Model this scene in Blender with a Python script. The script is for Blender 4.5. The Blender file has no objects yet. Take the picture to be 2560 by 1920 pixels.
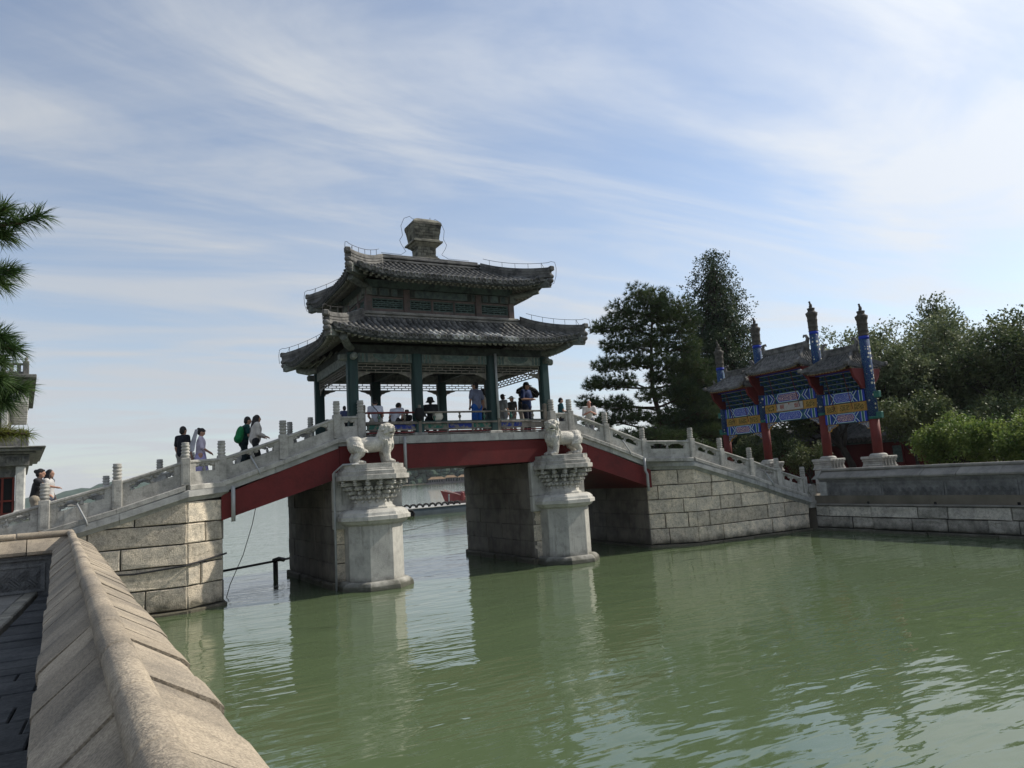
import bpy, bmesh, math, random
from mathutils import Vector, Matrix, Quaternion
random.seed(7)
S = bpy.context.scene
COL = S.collection
PI = math.pi
rad = math.radians
# ---------------------------------------------------------------- camera, sky, sun, exposure
# the world frame: X runs along the bridge, Y away from the camera's side, Z up from the water
YAW, PITCH, ROLL = rad(28.3), math.atan(226 / 1775.0), math.atan(.0615)
cam_d = bpy.data.cameras.new('camera'); cam = bpy.data.objects.new('camera', cam_d); COL.objects.link(cam)
up0 = Vector((0, -math.sin(PITCH), math.cos(PITCH))); fw = Vector((0, math.cos(PITCH), math.sin(PITCH))); r0 = Vector((1, 0, 0))
cu = up0 * math.cos(ROLL) + r0 * math.sin(ROLL); cr = r0 * math.cos(ROLL) - up0 * math.sin(ROLL)
m3 = Matrix((cr, cu, -fw)).transposed()
cam.matrix_world = Matrix.Translation((-9.85, -23.62, 3.0)) @ Matrix.Rotation(-YAW, 4, 'Z') @ m3.to_4x4()
cam_d.sensor_width = 36; cam_d.lens = 1775 / 2560 * 36; cam_d.clip_start = .05; cam_d.clip_end = 6000
S.camera = cam
SUN_AZ, SUN_EL = rad(-6), rad(41)
w = bpy.data.worlds.new('World'); S.world = w; w.use_nodes = True
nt = w.node_tree; N = nt.nodes; L = nt.links; N.clear()
out = N.new('ShaderNodeOutputWorld'); bg = N.new('ShaderNodeBackground'); sky = N.new('ShaderNodeTexSky')
sky.sky_type = 'NISHITA'; sky.sun_disc = False; sky.sun_elevation = SUN_EL; sky.sun_rotation = PI / 2 - SUN_AZ
sky.air_density = 1.0; sky.dust_density = .7; sky.ozone_density = 1.8
bg.inputs[1].default_value = .105
tc = N.new('ShaderNodeTexCoord'); sep = N.new('ShaderNodeSeparateXYZ'); L.new(tc.outputs['Generated'], sep.inputs[0])
def wmath(op, a, b=None, c=None):
    n = N.new('ShaderNodeMath'); n.operation = op
    for i, x in enumerate((a, b, c)):
        if x is None: continue
        if isinstance(x, (int, float)): n.inputs[i].default_value = x
        else: L.new(x, n.inputs[i])
    return n.outputs[0]
zz = wmath('MAXIMUM', wmath('ADD', sep.outputs[2], .10), .03)
comb = N.new('ShaderNodeCombineXYZ'); L.new(wmath('DIVIDE', sep.outputs[0], zz), comb.inputs[0]); L.new(wmath('DIVIDE', sep.outputs[1], zz), comb.inputs[1])
def wnoise(scale, rot, stretch, dist, lo, hi, off):
    mp = N.new('ShaderNodeMapping'); mp.inputs['Rotation'].default_value = (0, 0, rad(rot)); mp.inputs['Scale'].default_value = (stretch, 1, 1); mp.inputs['Location'].default_value = off
    L.new(comb.outputs[0], mp.inputs[0])
    n = N.new('ShaderNodeTexNoise'); n.inputs['Scale'].default_value = scale; n.inputs['Detail'].default_value = 9; n.inputs['Roughness'].default_value = .58; n.inputs['Distortion'].default_value = dist
    L.new(mp.outputs[0], n.inputs[0])
    r = N.new('ShaderNodeMapRange'); r.interpolation_type = 'SMOOTHSTEP'; r.inputs[1].default_value = lo; r.inputs[2].default_value = hi; L.new(n.outputs[0], r.inputs[0])
    return r.outputs[0]
c1 = wnoise(.42, 25, .55, 1.1, .36, .62, (2.3, .4, 0))
c2 = wnoise(1.3, 35, .30, 2.2, .38, .72, (.7, 5.1, 0))
veil = wmath('MULTIPLY', wmath('SUBTRACT', 1.0, wmath('MINIMUM', wmath('MULTIPLY', sep.outputs[2], 2.6), 1.0)), .34)   # thin high veil, thicker low down
cl = wmath('MINIMUM', wmath('ADD', wmath('ADD', wmath('MULTIPLY', c1, .42), wmath('MULTIPLY', c2, .52)), wmath('ADD', veil, .17)), .93)
# thin ice cloud scatters forward: brighter towards the sun, duller away from it
dt = N.new('ShaderNodeVectorMath'); dt.operation = 'DOT_PRODUCT'; L.new(tc.outputs['Generated'], dt.inputs[0]); dt.inputs[1].default_value = (math.cos(SUN_AZ) * math.cos(SUN_EL), math.sin(SUN_AZ) * math.cos(SUN_EL), math.sin(SUN_EL))
dpos = wmath('MAXIMUM', dt.outputs['Value'], 0.0); cfac = wmath('ADD', wmath('MULTIPLY', wmath('MULTIPLY', dpos, dpos), .60), .80)
ccol = N.new('ShaderNodeVectorMath'); ccol.operation = 'SCALE'; ccol.inputs[0].default_value = (4.75, 5.0, 5.35); L.new(cfac, ccol.inputs['Scale'])
mx = N.new('ShaderNodeMix'); mx.data_type = 'RGBA'; L.new(cl, mx.inputs[0]); L.new(sky.outputs[0], mx.inputs[6]); L.new(ccol.outputs[0], mx.inputs[7])
L.new(mx.outputs[2], bg.inputs[0]); L.new(bg.outputs[0], out.inputs[0])
sd = bpy.data.lights.new('sun', 'SUN'); sun = bpy.data.objects.new('sun', sd); COL.objects.link(sun)
sd.energy = 3.4; sd.angle = rad(.6); sd.color = (1, .93, .82)
sdir = Vector((math.cos(SUN_AZ) * math.cos(SUN_EL), math.sin(SUN_AZ) * math.cos(SUN_EL), math.sin(SUN_EL)))
sun.rotation_euler = sdir.to_track_quat('Z', 'Y').to_euler(); sun.location = (30, 5, 40)
vs = S.view_settings; vs.view_transform = 'Standard'; vs.look = 'None'; vs.gamma = 1; vs.exposure = .54; vs.use_curve_mapping = False
S.cycles.max_bounces = 6; S.cycles.transparent_max_bounces = 8

# ---------------------------------------------------------------- materials
MATS = {}
def hexc(h):
    f = lambda c: c / 12.92 if c <= .04045 else ((c + .055) / 1.055) ** 2.4
    return tuple(f(int(h[i:i + 2], 16) / 255) for i in (0, 2, 4))
def mat(name, c1, c2=None, scale=3., rough=.85, bump=0., bscale=30., rnd=0., streak=0., streakc=(.03, .03, .028), spec=.3, wl=0., stretch=(1, 1, 1), lo=.35, hi=.68, metal=0., fine=0., trans=0., mott=0., mscale=7.):
    """procedural surface: two colours mixed by noise, optional rain streaks, waterline algae, per-object tint and fine relief"""
    if name in MATS: return MATS[name]
    if c2 is None: c2 = tuple(x * .72 for x in c1)
    m = bpy.data.materials.new(name); m.use_nodes = True; MATS[name] = m
    n = m.node_tree.nodes; l = m.node_tree.links; b = n['Principled BSDF']
    b.inputs['Roughness'].default_value = rough; b.inputs['Specular IOR Level'].default_value = spec; b.inputs['Metallic'].default_value = metal
    g = n.new('ShaderNodeNewGeometry')
    def noise(sc, det=6, st=(1, 1, 1), rg=.6):
        mp = n.new('ShaderNodeMapping'); mp.inputs['Scale'].default_value = st; l.new(g.outputs['Position'], mp.inputs[0])
        t = n.new('ShaderNodeTexNoise'); t.inputs['Scale'].default_value = sc; t.inputs['Detail'].default_value = det; t.inputs['Roughness'].default_value = rg; l.new(mp.outputs[0], t.inputs[0]); return t.outputs[0]
    def rng(x, a, c, lo_=0., hi_=1.):
        r = n.new('ShaderNodeMapRange'); r.interpolation_type = 'SMOOTHSTEP'
        for i, v in enumerate((a, c, lo_, hi_)): r.inputs[i + 1].default_value = v
        l.new(x, r.inputs[0]); return r.outputs[0]
    def mix(f, a, c, mode='MIX'):
        x = n.new('ShaderNodeMix'); x.data_type = 'RGBA'; x.blend_type = mode
        if isinstance(f, (int, float)): x.inputs[0].default_value = f
        else: l.new(f, x.inputs[0])
        for i, v in ((6, a), (7, c)):
            if isinstance(v, tuple): x.inputs[i].default_value = (*v[:3], 1)
            else: l.new(v, x.inputs[i])
        return x.outputs[2]
    def mth(op, a, c):
        x = n.new('ShaderNodeMath'); x.operation = op
        for i, v in enumerate((a, c)):
            if isinstance(v, (int, float)): x.inputs[i].default_value = v
            else: l.new(v, x.inputs[i])
        return x.outputs[0]
    col = mix(rng(noise(scale, 7, stretch), lo, hi), c1, c2)
    if mott:
        col = mix(mth('MULTIPLY', rng(noise(mscale, 8, (1, 1, 1), .72), .46, .66), mott), col, tuple(x * .38 for x in c2))
    if fine:
        f = rng(noise(bscale * 1.3, 3), .3, .7, 1 - fine, 1 + fine); cc = n.new('ShaderNodeCombineColor')
        for i in range(3): l.new(f, cc.inputs[i])
        col = mix(1., col, cc.outputs[0], 'MULTIPLY')
    if streak:
        s = mth('MULTIPLY', rng(noise(2.2, 6, (3.2, 3.2, .35), .7), .50, .74), rng(noise(.9, 4), .36, .62))
        col = mix(mth('MULTIPLY', s, streak), col, streakc)
    if wl:
        sp = n.new('ShaderNodeSeparateXYZ'); l.new(g.outputs['Position'], sp.inputs[0])
        z = mth('ADD', sp.outputs[2], mth('MULTIPLY', mth('SUBTRACT', noise(2.5, 5), .5), .5))
        col = mix(mth('MULTIPLY', rng(z, .05, .42, 1., 0.), wl), col, (.028, .030, .016))
    if rnd:
        oi = n.new('ShaderNodeObjectInfo'); rr = rng(oi.outputs['Random'], 0, 1, 1 - rnd, 1 + rnd * .6)
        cc = n.new('ShaderNodeCombineColor')
        for i in range(3): l.new(rr, cc.inputs[i])
        col = mix(1., col, cc.outputs[0], 'MULTIPLY')
    l.new(col, b.inputs['Base Color'])
    if bump:
        bp = n.new('ShaderNodeBump'); bp.inputs['Strength'].default_value = bump; bp.inputs['Distance'].default_value = .02
        l.new(noise(bscale, 5), bp.inputs['Height']); l.new(bp.outputs[0], b.inputs['Normal'])
    if trans:
        tr = n.new('ShaderNodeBsdfTranslucent'); l.new(col, tr.inputs[0]); ms = n.new('ShaderNodeMixShader'); ms.inputs[0].default_value = trans
        l.new(b.outputs[0], ms.inputs[1]); l.new(tr.outputs[0], ms.inputs[2]); l.new(ms.outputs[0], n['Material Output'].inputs[0])
    return m
M_MARBLE = mat('weathered_marble', (.42, .405, .365), (.27, .262, .236), 2.2, .75, .35, 24, .12, .75, (.09, .088, .08), fine=.10, mott=.4, mscale=5)
M_PIER = mat('pier_marble', (.46, .448, .405), (.34, .333, .305), 1.6, .7, .3, 30, .06, .75, (.10, .096, .085), wl=.9, fine=.06, mott=.32, mscale=4)
M_GRANITE = mat('warm_granite', (.68, .585, .45), (.47, .42, .34), 2.6, .9, .9, 34, .22, .5, (.07, .065, .055), wl=.85, fine=.25, mott=.55, mscale=9)
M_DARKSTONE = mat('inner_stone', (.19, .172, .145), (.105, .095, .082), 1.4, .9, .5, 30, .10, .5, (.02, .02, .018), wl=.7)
M_QUAY = mat('quay_granite', (.50, .47, .405), (.31, .295, .26), 2.4, .9, .9, 34, .28, .5, (.04, .04, .036), wl=.85, fine=.22, mott=.5, mscale=8)
M_JOINT = mat('joint_mortar', (.05, .046, .04), (.022, .021, .02), 5, .95, .3, 30)
M_CORNICE = mat('grey_limestone', (.38, .38, .36), (.25, .25, .24), 3, .8, .3, 30, .1, .6, (.06, .06, .058), fine=.08)
M_RED = mat('red_beam_paint', (.135, .017, .016), (.10, .014, .014), .9, .62, .15, 12, 0, .5, (.045, .014, .013), spec=.25, mott=.35, mscale=2.5, fine=.08)
M_COPE = mat('sandstone_coping', (.375, .315, .235), (.22, .19, .15), 1.7, .88, .55, 70, .16, .5, (.10, .09, .07), fine=.28, mott=.26, mscale=8)
M_COPE2 = mat('grey_coping', (.23, .22, .195), (.15, .145, .13), 2, .88, .35, 50, .14, .4, (.06, .058, .05), fine=.1)
M_BRICK = mat('grey_carved_brick', (.20, .20, .195), (.11, .112, .112), 2.2, .92, .5, 40, .2, .5, (.05, .05, .05), fine=.15, mott=.3)
M_RIDGEL = mat('pale_ridge_course', (.32, .31, .28), (.18, .175, .16), 3.2, .85, .4, 30, .2, .6, (.07, .07, .065), fine=.15)
M_TILED = mat('pan_tile', (.075, .075, .073), (.035, .035, .035), 5, .9, .3, 30)
M_TILE = mat('roof_tile', (.165, .163, .156), (.07, .07, .068), 5, .8, .4, 40, .42, .3, (.30, .30, .29), fine=.2)
M_TILEW = mat('roof_ridge', (.165, .16, .15), (.06, .06, .058), 3.2, .85, .5, 30, .2, .5, (.26, .26, .25), fine=.2)
M_FINIAL = mat('finial_brick', (.21, .20, .155), (.075, .073, .062), 4, .9, .5, 30, .35, .4, (.02, .02, .02))
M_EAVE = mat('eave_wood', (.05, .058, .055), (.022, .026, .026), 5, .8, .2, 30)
M_RAFT = mat('rafter_wood', (.30, .295, .26), (.15, .155, .14), 9, .85)
M_PAINTED = mat('faded_painted_beam', (.20, .215, .19), (.095, .11, .10), 7, .8, .2, 40, .3)
M_PAINTED2 = mat('faded_blue_green_panel', (.12, .165, .155), (.065, .085, .09), 6, .8, .2, 40, .2)
M_COLUMN = mat('dark_green_column', (.016, .048, .046), (.009, .027, .027), 2.5, .6, .15, 20, .1, .4, (.05, .06, .05), spec=.35, stretch=(1, 1, .2))
M_LATT = mat('lattice_wood', (.20, .185, .155), (.11, .10, .085), 8, .85, .2, 40)
M_LATTD = mat('lattice_green', (.11, .16, .145), (.06, .09, .085), 8, .85)
M_PLUM = mat('faded_plum_wood', (.16, .12, .11), (.10, .09, .085), 5, .85, .2, 30, .15)
M_WOOD = mat('bare_grey_wood', (.24, .215, .18), (.12, .105, .09), 5, .9, .3, 40, .15, .5, (.05, .035, .03), stretch=(1, 1, .4))
M_TEAL = mat('flaking_teal_paint', (.025, .11, .085), (.16, .15, .12), 7, .85, lo=.44, hi=.60)
M_TILEL = mat('lime_patched_tile', (.48, .48, .46), (.26, .26, .25), 6, .85, .3, 30, .2)
M_BLUE = mat('flaking_blue_paint', (.022, .04, .21), (.16, .15, .13), 7, .85, lo=.46, hi=.60)
M_REDRAIL = mat('dull_red_rail', (.17, .03, .03), (.11, .05, .045), 6, .75)
M_METAL = mat('grey_drain_pipe', (.33, .34, .34), (.25, .26, .26), 3, .5, spec=.4)
M_WIRE = mat('dark_wire', (.03, .03, .032), rough=.6)
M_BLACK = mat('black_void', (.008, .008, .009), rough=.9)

# ---------------------------------------------------------------- mesh helpers
def W(o):
    m = o.matrix_basis.copy()
    return m if o.parent is None else W(o.parent) @ o.matrix_parent_inverse @ m
def adopt(o, parent):
    if parent is not None:
        o.parent = parent; o.matrix_parent_inverse = W(parent).inverted()
    return o
def thing(name, label, cat, loc=(0, 0, 0), group=None):
    o = bpy.data.objects.new(name, None); COL.objects.link(o); o.location = loc; o.empty_display_size = .3
    o['label'] = label; o['category'] = cat
    if group: o['group'] = group
    return o
def tag(o, label, cat, group=None):
    o['label'] = label; o['category'] = cat
    if group: o['group'] = group
    return o
def struct(o): o['kind'] = 'structure'; return o
def stuff(o): o['kind'] = 'stuff'; return o
def place(name, mesh, parent=None, mtx=None):
    o = bpy.data.objects.new(name, mesh); COL.objects.link(o)
    if mtx is not None: o.matrix_basis = mtx
    return adopt(o, parent)
class MB:
    def __init__(s): s.v = []; s.f = []; s.m = []
    def add(s, vs, fs, mi=0):
        k = len(s.v); s.v += [tuple(v) for v in vs]; s.f += [tuple(i + k for i in f) for f in fs]; s.m += [mi] * len(fs); return s
    def box(s, x0, x1, y0, y1, z0, z1, mi=0):
        return s.add([(x0, y0, z0), (x1, y0, z0), (x1, y1, z0), (x0, y1, z0), (x0, y0, z1), (x1, y0, z1), (x1, y1, z1), (x0, y1, z1)], [(0, 3, 2, 1), (4, 5, 6, 7), (0, 1, 5, 4), (1, 2, 6, 5), (2, 3, 7, 6), (3, 0, 4, 7)], mi)
    def cbox(s, x0, x1, y0, y1, z0, z1, b=.02, mi=0):
        b = min(b, (x1 - x0) * .45, (y1 - y0) * .45, (z1 - z0) * .45); k = len(s.v); vs = []; idx = {}
        for ix, x in enumerate((x0, x1)):
            for iy, y in enumerate((y0, y1)):
                for iz, z in enumerate((z0, z1)):
                    sx, sy, sz = (b if ix == 0 else -b), (b if iy == 0 else -b), (b if iz == 0 else -b)
                    for a, p in enumerate(((x, y + sy, z + sz), (x + sx, y, z + sz), (x + sx, y + sy, z))): idx[ix, iy, iz, a] = len(vs); vs.append(p)
        fs = []; c4 = ((0, 0), (1, 0), (1, 1), (0, 1)); g = lambda a, b_, c, d: idx[a, b_, c, d]
        for e in (0, 1):
            q = [g(e, u, v, 0) for u, v in c4]; fs.append(q if e else q[::-1])
            q = [g(u, e, v, 1) for u, v in c4]; fs.append(q[::-1] if e else q)
            q = [g(u, v, e, 2) for u, v in c4]; fs.append(q if e else q[::-1])
        for a in (0, 1):
            for c in (0, 1):
                q = [g(a, c, 0, 0), g(a, c, 1, 0), g(a, c, 1, 1), g(a, c, 0, 1)]; fs.append(q if a != c else q[::-1])
                q = [g(a, 0, c, 0), g(a, 1, c, 0), g(a, 1, c, 2), g(a, 0, c, 2)]; fs.append(q[::-1] if a != c else q)
                q = [g(0, a, c, 1), g(1, a, c, 1), g(1, a, c, 2), g(0, a, c, 2)]; fs.append(q if a != c else q[::-1])
                for d in (0, 1):
                    q = [g(a, c, d, 0), g(a, c, d, 1), g(a, c, d, 2)]; fs.append(q if (a + c + d) % 2 else q[::-1])
        return s.add(vs, fs, mi)
    def prism(s, poly, fn, d0, d1, mi=0, flip=False):
        """poly in 2D; fn(u, v, d) gives the 3D point"""
        n = len(poly); vs = [fn(u, v, d0) for u, v in poly] + [fn(u, v, d1) for u, v in poly]
        fs = [tuple(range(n)), tuple(range(2 * n - 1, n - 1, -1))] + [(i, i + n, (i + 1) % n + n, (i + 1) % n) for i in range(n)]
        return s.add(vs, [f[::-1] for f in fs] if flip else fs, mi)
    def tube(s, path, r, n=6, caps=True, mi=0):
        P = [Vector(p) for p in path]; R = r if isinstance(r, (list, tuple)) else [r] * len(P); vs = []; prev = None
        for i, p in enumerate(P):
            t = (P[min(i + 1, len(P) - 1)] - P[max(i - 1, 0)]).normalized()
            if prev is None:
                a = Vector((0, 0, 1)) if abs(t.z) < .9 else Vector((1, 0, 0)); prev = (a - t * a.dot(t)).normalized()
            else:
                prev = prev - t * prev.dot(t); prev = prev.normalized() if prev.length > 1e-6 else t.orthogonal().normalized()
            b = t.cross(prev)
            vs += [p + (prev * math.cos(2 * PI * k / n) + b * math.sin(2 * PI * k / n)) * R[i] for k in range(n)]
        fs = [(i * n + k, i * n + (k + 1) % n, (i + 1) * n + (k + 1) % n, (i + 1) * n + k) for i in range(len(P) - 1) for k in range(n)]
        if caps: fs += [tuple(range(n - 1, -1, -1)), tuple(range((len(P) - 1) * n, len(P) * n))]
        return s.add(vs, fs, mi)
    def lathe(s, prof, n=12, c=(0, 0, 0), ph=0., mi=0, apothem=False):
        k = 1 / math.cos(PI / n) if apothem else 1
        vs = [(c[0] + r * k * math.cos(ph + 2 * PI * j / n), c[1] + r * k * math.sin(ph + 2 * PI * j / n), c[2] + z) for r, z in prof for j in range(n)]
        fs = [(i * n + j, i * n + (j + 1) % n, (i + 1) * n + (j + 1) % n, (i + 1) * n + j) for i in range(len(prof) - 1) for j in range(n)]
        fs += [tuple(range(n - 1, -1, -1)), tuple(range((len(prof) - 1) * n, len(prof) * n))]
        return s.add(vs, fs, mi)
    def ell(s, c, r, n=10, m=6, rot=None, mi=0):
        vs = []; fs = []; c = Vector(c)
        for i in range(m + 1):
            th = PI * i / m
            for j in range(n):
                p = Vector((r[0] * math.sin(th) * math.cos(2 * PI * j / n), r[1] * math.sin(th) * math.sin(2 * PI * j / n), r[2] * math.cos(th)))
                if rot is not None: p = rot @ p
                vs.append(c + p)
        for i in range(m):
            for j in range(n): fs.append((i * n + j, (i + 1) * n + j, (i + 1) * n + (j + 1) % n, i * n + (j + 1) % n))
        return s.add(vs, fs, mi)
    def sweep(s, path, prof, mi=0, caps=True):
        """profile (side, up) swept along the path with Z kept up"""
        P = [Vector(p) for p in path]; n = len(prof); vs = []
        for i, p in enumerate(P):
            t = P[min(i + 1, len(P) - 1)] - P[max(i - 1, 0)]; t.z = 0; t.normalize(); sd_ = Vector((t.y, -t.x, 0))
            vs += [p + sd_ * a + Vector((0, 0, b)) for a, b in prof]
        fs = [(i * n + k, (i + 1) * n + k, (i + 1) * n + (k + 1) % n, i * n + (k + 1) % n) for i in range(len(P) - 1) for k in range(n)]
        if caps: fs += [tuple(range(n)), tuple(range(len(P) * n - 1, (len(P) - 1) * n - 1, -1))]
        return s.add(vs, fs, mi)
    def mesh(s, name, mats, smooth=False):
        me = bpy.data.meshes.new(name); me.from_pydata(s.v, [], s.f)
        for m in (mats if isinstance(mats, (list, tuple)) else [mats]): me.materials.append(m)
        if len(me.materials) > 1: me.polygons.foreach_set('material_index', s.m)
        if smooth: me.polygons.foreach_set('use_smooth', [True] * len(me.polygons))
        me.update(); return me
    def build(s, name, mats, parent=None, smooth=False, mtx=None, fix=True):
        me = s.mesh(name, mats, smooth)
        if fix:
            bm = bmesh.new(); bm.from_mesh(me); bmesh.ops.recalc_face_normals(bm, faces=bm.faces); bm.to_mesh(me); bm.free()
        return place(name, me, parent, mtx)
def clip_poly(poly, a, b, c):
    """keep a*x + b*z <= c"""
    o = []
    for i in range(len(poly)):
        p, q = poly[i], poly[(i + 1) % len(poly)]; dp, dq = a * p[0] + b * p[1] - c, a * q[0] + b * q[1] - c
        if dp <= 0: o.append(p)
        if dp * dq < 0: t = dp / (dp - dq); o.append((p[0] + (q[0] - p[0]) * t, p[1] + (q[1] - p[1]) * t))
    return o
def stone(poly, O, u, nrm, depth, mat_, parent, bev=.02, name='stone_block', jit=.006, rnd=random, wob=.008):
    """one block on a vertical face: poly in (along, z), front proud at the face, bevelled edge, own small tilt"""
    u = Vector(u); nrm = Vector(nrm); O = Vector(O)
    if wob:
        q = []
        for i in range(len(poly)):
            a, b_ = poly[i], poly[(i + 1) % len(poly)]; q.append((a[0] + rnd.uniform(-wob, wob), a[1] + rnd.uniform(-wob, wob)))
            if math.hypot(b_[0] - a[0], b_[1] - a[1]) > .3:
                for f in (.33, .68): q.append((a[0] + (b_[0] - a[0]) * f + rnd.uniform(-wob, wob) * .8, a[1] + (b_[1] - a[1]) * f + rnd.uniform(-wob, wob) * .8))
        poly = q
    n = len(poly)
    cx = sum(p[0] for p in poly) / n; cz = sum(p[1] for p in poly) / n; pr = rnd.uniform(-jit, jit) * 2
    F = lambda x, z, d: O + u * x + Vector((0, 0, z)) + nrm * d
    def ins(p, k):
        dx, dz = cx - p[0], cz - p[1]; d = math.hypot(dx, dz) or 1; k = min(k * 1.4, d * .5); return p[0] + dx / d * k, p[1] + dz / d * k
    vs = [F(*ins(p, bev), pr + rnd.uniform(-jit, jit)) for p in poly] + [F(p[0], p[1], pr - bev) for p in poly] + [F(p[0], p[1], -depth) for p in poly]
    fs = [tuple(range(n))] + [(i, i + n, (i + 1) % n + n, (i + 1) % n) for i in range(n)] + [(i + n, i + 2 * n, (i + 1) % n + 2 * n, (i + 1) % n + n) for i in range(n)]
    return MB().add(vs, fs).build(name, mat_, parent)
def courses(parent, O, u, nrm, x0, x1, zs, lens, mat_, depth=.18, clip=(), bev=.02, gap=.026, name='stone_block', seed=1, jit=.006, minw=.12):
    rnd = random.Random(seed)
    for i in range(len(zs) - 1):
        x = x0
        while x < x1 - .02:
            ln = rnd.uniform(*lens); xe = x + ln
            if x == x0 and i % 2: xe = x + ln * .55
            if x1 - xe < lens[0] * .5: xe = x1
            poly = [(x + gap / 2, zs[i] + gap / 2), (xe - gap / 2, zs[i] + gap / 2), (xe - gap / 2, zs[i + 1] - gap / 2), (x + gap / 2, zs[i + 1] - gap / 2)]
            for c in clip: poly = clip_poly(poly, *c)
            if len(poly) >= 3 and max(p[0] for p in poly) - min(p[0] for p in poly) > minw and max(p[1] for p in poly) - min(p[1] for p in poly) > .05:
                stone(poly, O, u, nrm, depth, mat_, parent, bev, name, jit, rnd)
            x = xe
# ---------------------------------------------------------------- lake and banks
def water_mat():
    m = bpy.data.materials.new('green_lake_water'); m.use_nodes = True; n = m.node_tree.nodes; l = m.node_tree.links; b = n['Principled BSDF']
    b.inputs['Roughness'].default_value = .015; b.inputs['IOR'].default_value = 1.7; b.inputs['Specular IOR Level'].default_value = .5
    g = n.new('ShaderNodeNewGeometry')
    def ns(sc, st, det, rot=0, dist=0.):
        mp = n.new('ShaderNodeMapping'); mp.inputs['Scale'].default_value = st; mp.inputs['Rotation'].default_value = (0, 0, rot); l.new(g.outputs['Position'], mp.inputs[0])
        t = n.new('ShaderNodeTexNoise'); t.inputs['Scale'].default_value = sc; t.inputs['Detail'].default_value = det; t.inputs['Roughness'].default_value = .5; t.inputs['Distortion'].default_value = dist; l.new(mp.outputs[0], t.inputs[0]); return t.outputs[0]
    mx = n.new('ShaderNodeMix'); mx.data_type = 'RGBA'; mx.inputs[6].default_value = (.074, .108, .054, 1); mx.inputs[7].default_value = (.094, .126, .062, 1); l.new(ns(.16, (1, 1, 1), 3), mx.inputs[0]); l.new(mx.outputs[2], b.inputs['Base Color'])
    def mth(op, a, c):
        x = n.new('ShaderNodeMath'); x.operation = op
        for i, v in enumerate((a, c)):
            if isinstance(v, (int, float)): x.inputs[i].default_value = v
            else: l.new(v, x.inputs[i])
        return x.outputs[0]
    # long swell, ripples running across the view, and fine wind ripples that grow out on the open lake
    a = ns(.55, (.6, 1.25, 1), 2, rad(28), .5); c = ns(2.6, (.5, 1.5, 1), 2, rad(24), .3); f = ns(9., (.5, 1.6, 1), 3, rad(30))
    sp = n.new('ShaderNodeSeparateXYZ'); l.new(g.outputs['Position'], sp.inputs[0])
    r = n.new('ShaderNodeMapRange'); r.inputs[1].default_value = -6; r.inputs[2].default_value = 12; r.inputs[3].default_value = .09; r.inputs[4].default_value = .75; l.new(sp.outputs[1], r.inputs[0])
    h = mth('ADD', mth('ADD', mth('MULTIPLY', a, 1.0), mth('MULTIPLY', c, .30)), mth('MULTIPLY', mth('MULTIPLY', f, r.outputs[0]), .16))
    bp = n.new('ShaderNodeBump'); bp.inputs['Strength'].default_value = .40; bp.inputs['Distance'].default_value = .12; l.new(h, bp.inputs['Height']); l.new(bp.outputs[0], b.inputs['Normal'])
    return m
struct(MB().add([(-4000, -4000, 0), (4000, -4000, 0), (4000, 4000, 0), (-4000, 4000, 0)], [(0, 1, 2, 3)]).build('lake_water', water_mat(), fix=False))
M_PAVE = mat('dark_paving', (.07, .072, .072), (.032, .034, .036), 2.0, .8, .5, 18, .3, .3, (.015, .015, .015), fine=.25)
M_GROUND = mat('packed_earth', (.16, .14, .11), (.09, .085, .065), .8, .95, .4, 20)
def slab(name, poly, z0, z1, m):
    return struct(MB().prism(poly, lambda u, v, d: (u, v, d), z0, z1).build(name, m))
LW = lambda y: -10.95 - (y + 6.6) * -.0768 * -1   # the foreground wall's ridge line x at y
slab('bank_left', [(-80, -60), (LW(-60) - .1, -60), (LW(-6.5) - .1, -6.5), (-10.9, -3.0), (-10.9, 4.0), (-16, 4.0), (-30, 6.0), (-80, 6.0)], -1, 1.20, M_GROUND)
slab('bank_right', [(15.0, -60), (160, -60), (160, 60), (80, 45), (34, 30), (16.5, 20), (15.5, 12), (15.5, 3), (15.0, 3)], -1, 1.38, M_GROUND)

# ---------------------------------------------------------------- the bridge
DECK = [(-19, .3), (-14.7, 1.50), (-13.2, 1.95), (-11.72, 2.36), (-10.2, 2.76), (-8.64, 3.24), (-7.7, 3.30), (-6.05, 3.83), (-4.49, 4.38), (-3.76, 4.40), (3.0, 4.40), (3.74, 4.40), (5.24, 3.90), (6.88, 3.31), (8.65, 3.22), (10.09, 2.79), (11.6, 2.36), (13.05, 1.89), (14.5, 1.47), (18, .6)]
def deck(x):
    for (a, za), (b, zb) in zip(DECK, DECK[1:]):
        if a <= x <= b: return za + (zb - za) * (x - a) / (b - a)
    return DECK[0][1]
def fy(x):   # front edge line of the parapet
    for (a, ya), (b, yb) in zip([(-19, -3.12), (-8.64, -3.12), (-7.7, -2.5), (6.88, -2.5), (8.65, -3.12)], [(-8.64, -3.12), (-7.7, -2.5), (6.88, -2.5), (8.65, -3.12), (19, -3.12)]):
        if a <= x <= b: return ya + (yb - ya) * (x - a) / (b - a)
bridge = thing('stone_bridge', 'arched stone footbridge with red side beams and pale carved marble balustrade over the channel', 'bridge')
xs = [x for x, _ in DECK if -15 < x < 15]
b = MB()
for i in range(len(xs) - 1):
    x0, x1 = xs[i], xs[i + 1]; y0, y1 = fy(x0) + .1, fy(x1) + .1; z0, z1 = deck(x0) - .05, deck(x1) - .05
    b.add([(x0, y0, z0), (x1, y1, z1), (x1, -y1, z1), (x0, -y0, z0), (x0, y0, z0 - .2), (x1, y1, z1 - .2), (x1, -y1, z1 - .2), (x0, -y0, z0 - .2)], [(0, 1, 2, 3), (7, 6, 5, 4), (0, 4, 5, 1), (3, 2, 6, 7)])
b.build('deck', M_CORNICE, bridge)
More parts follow.
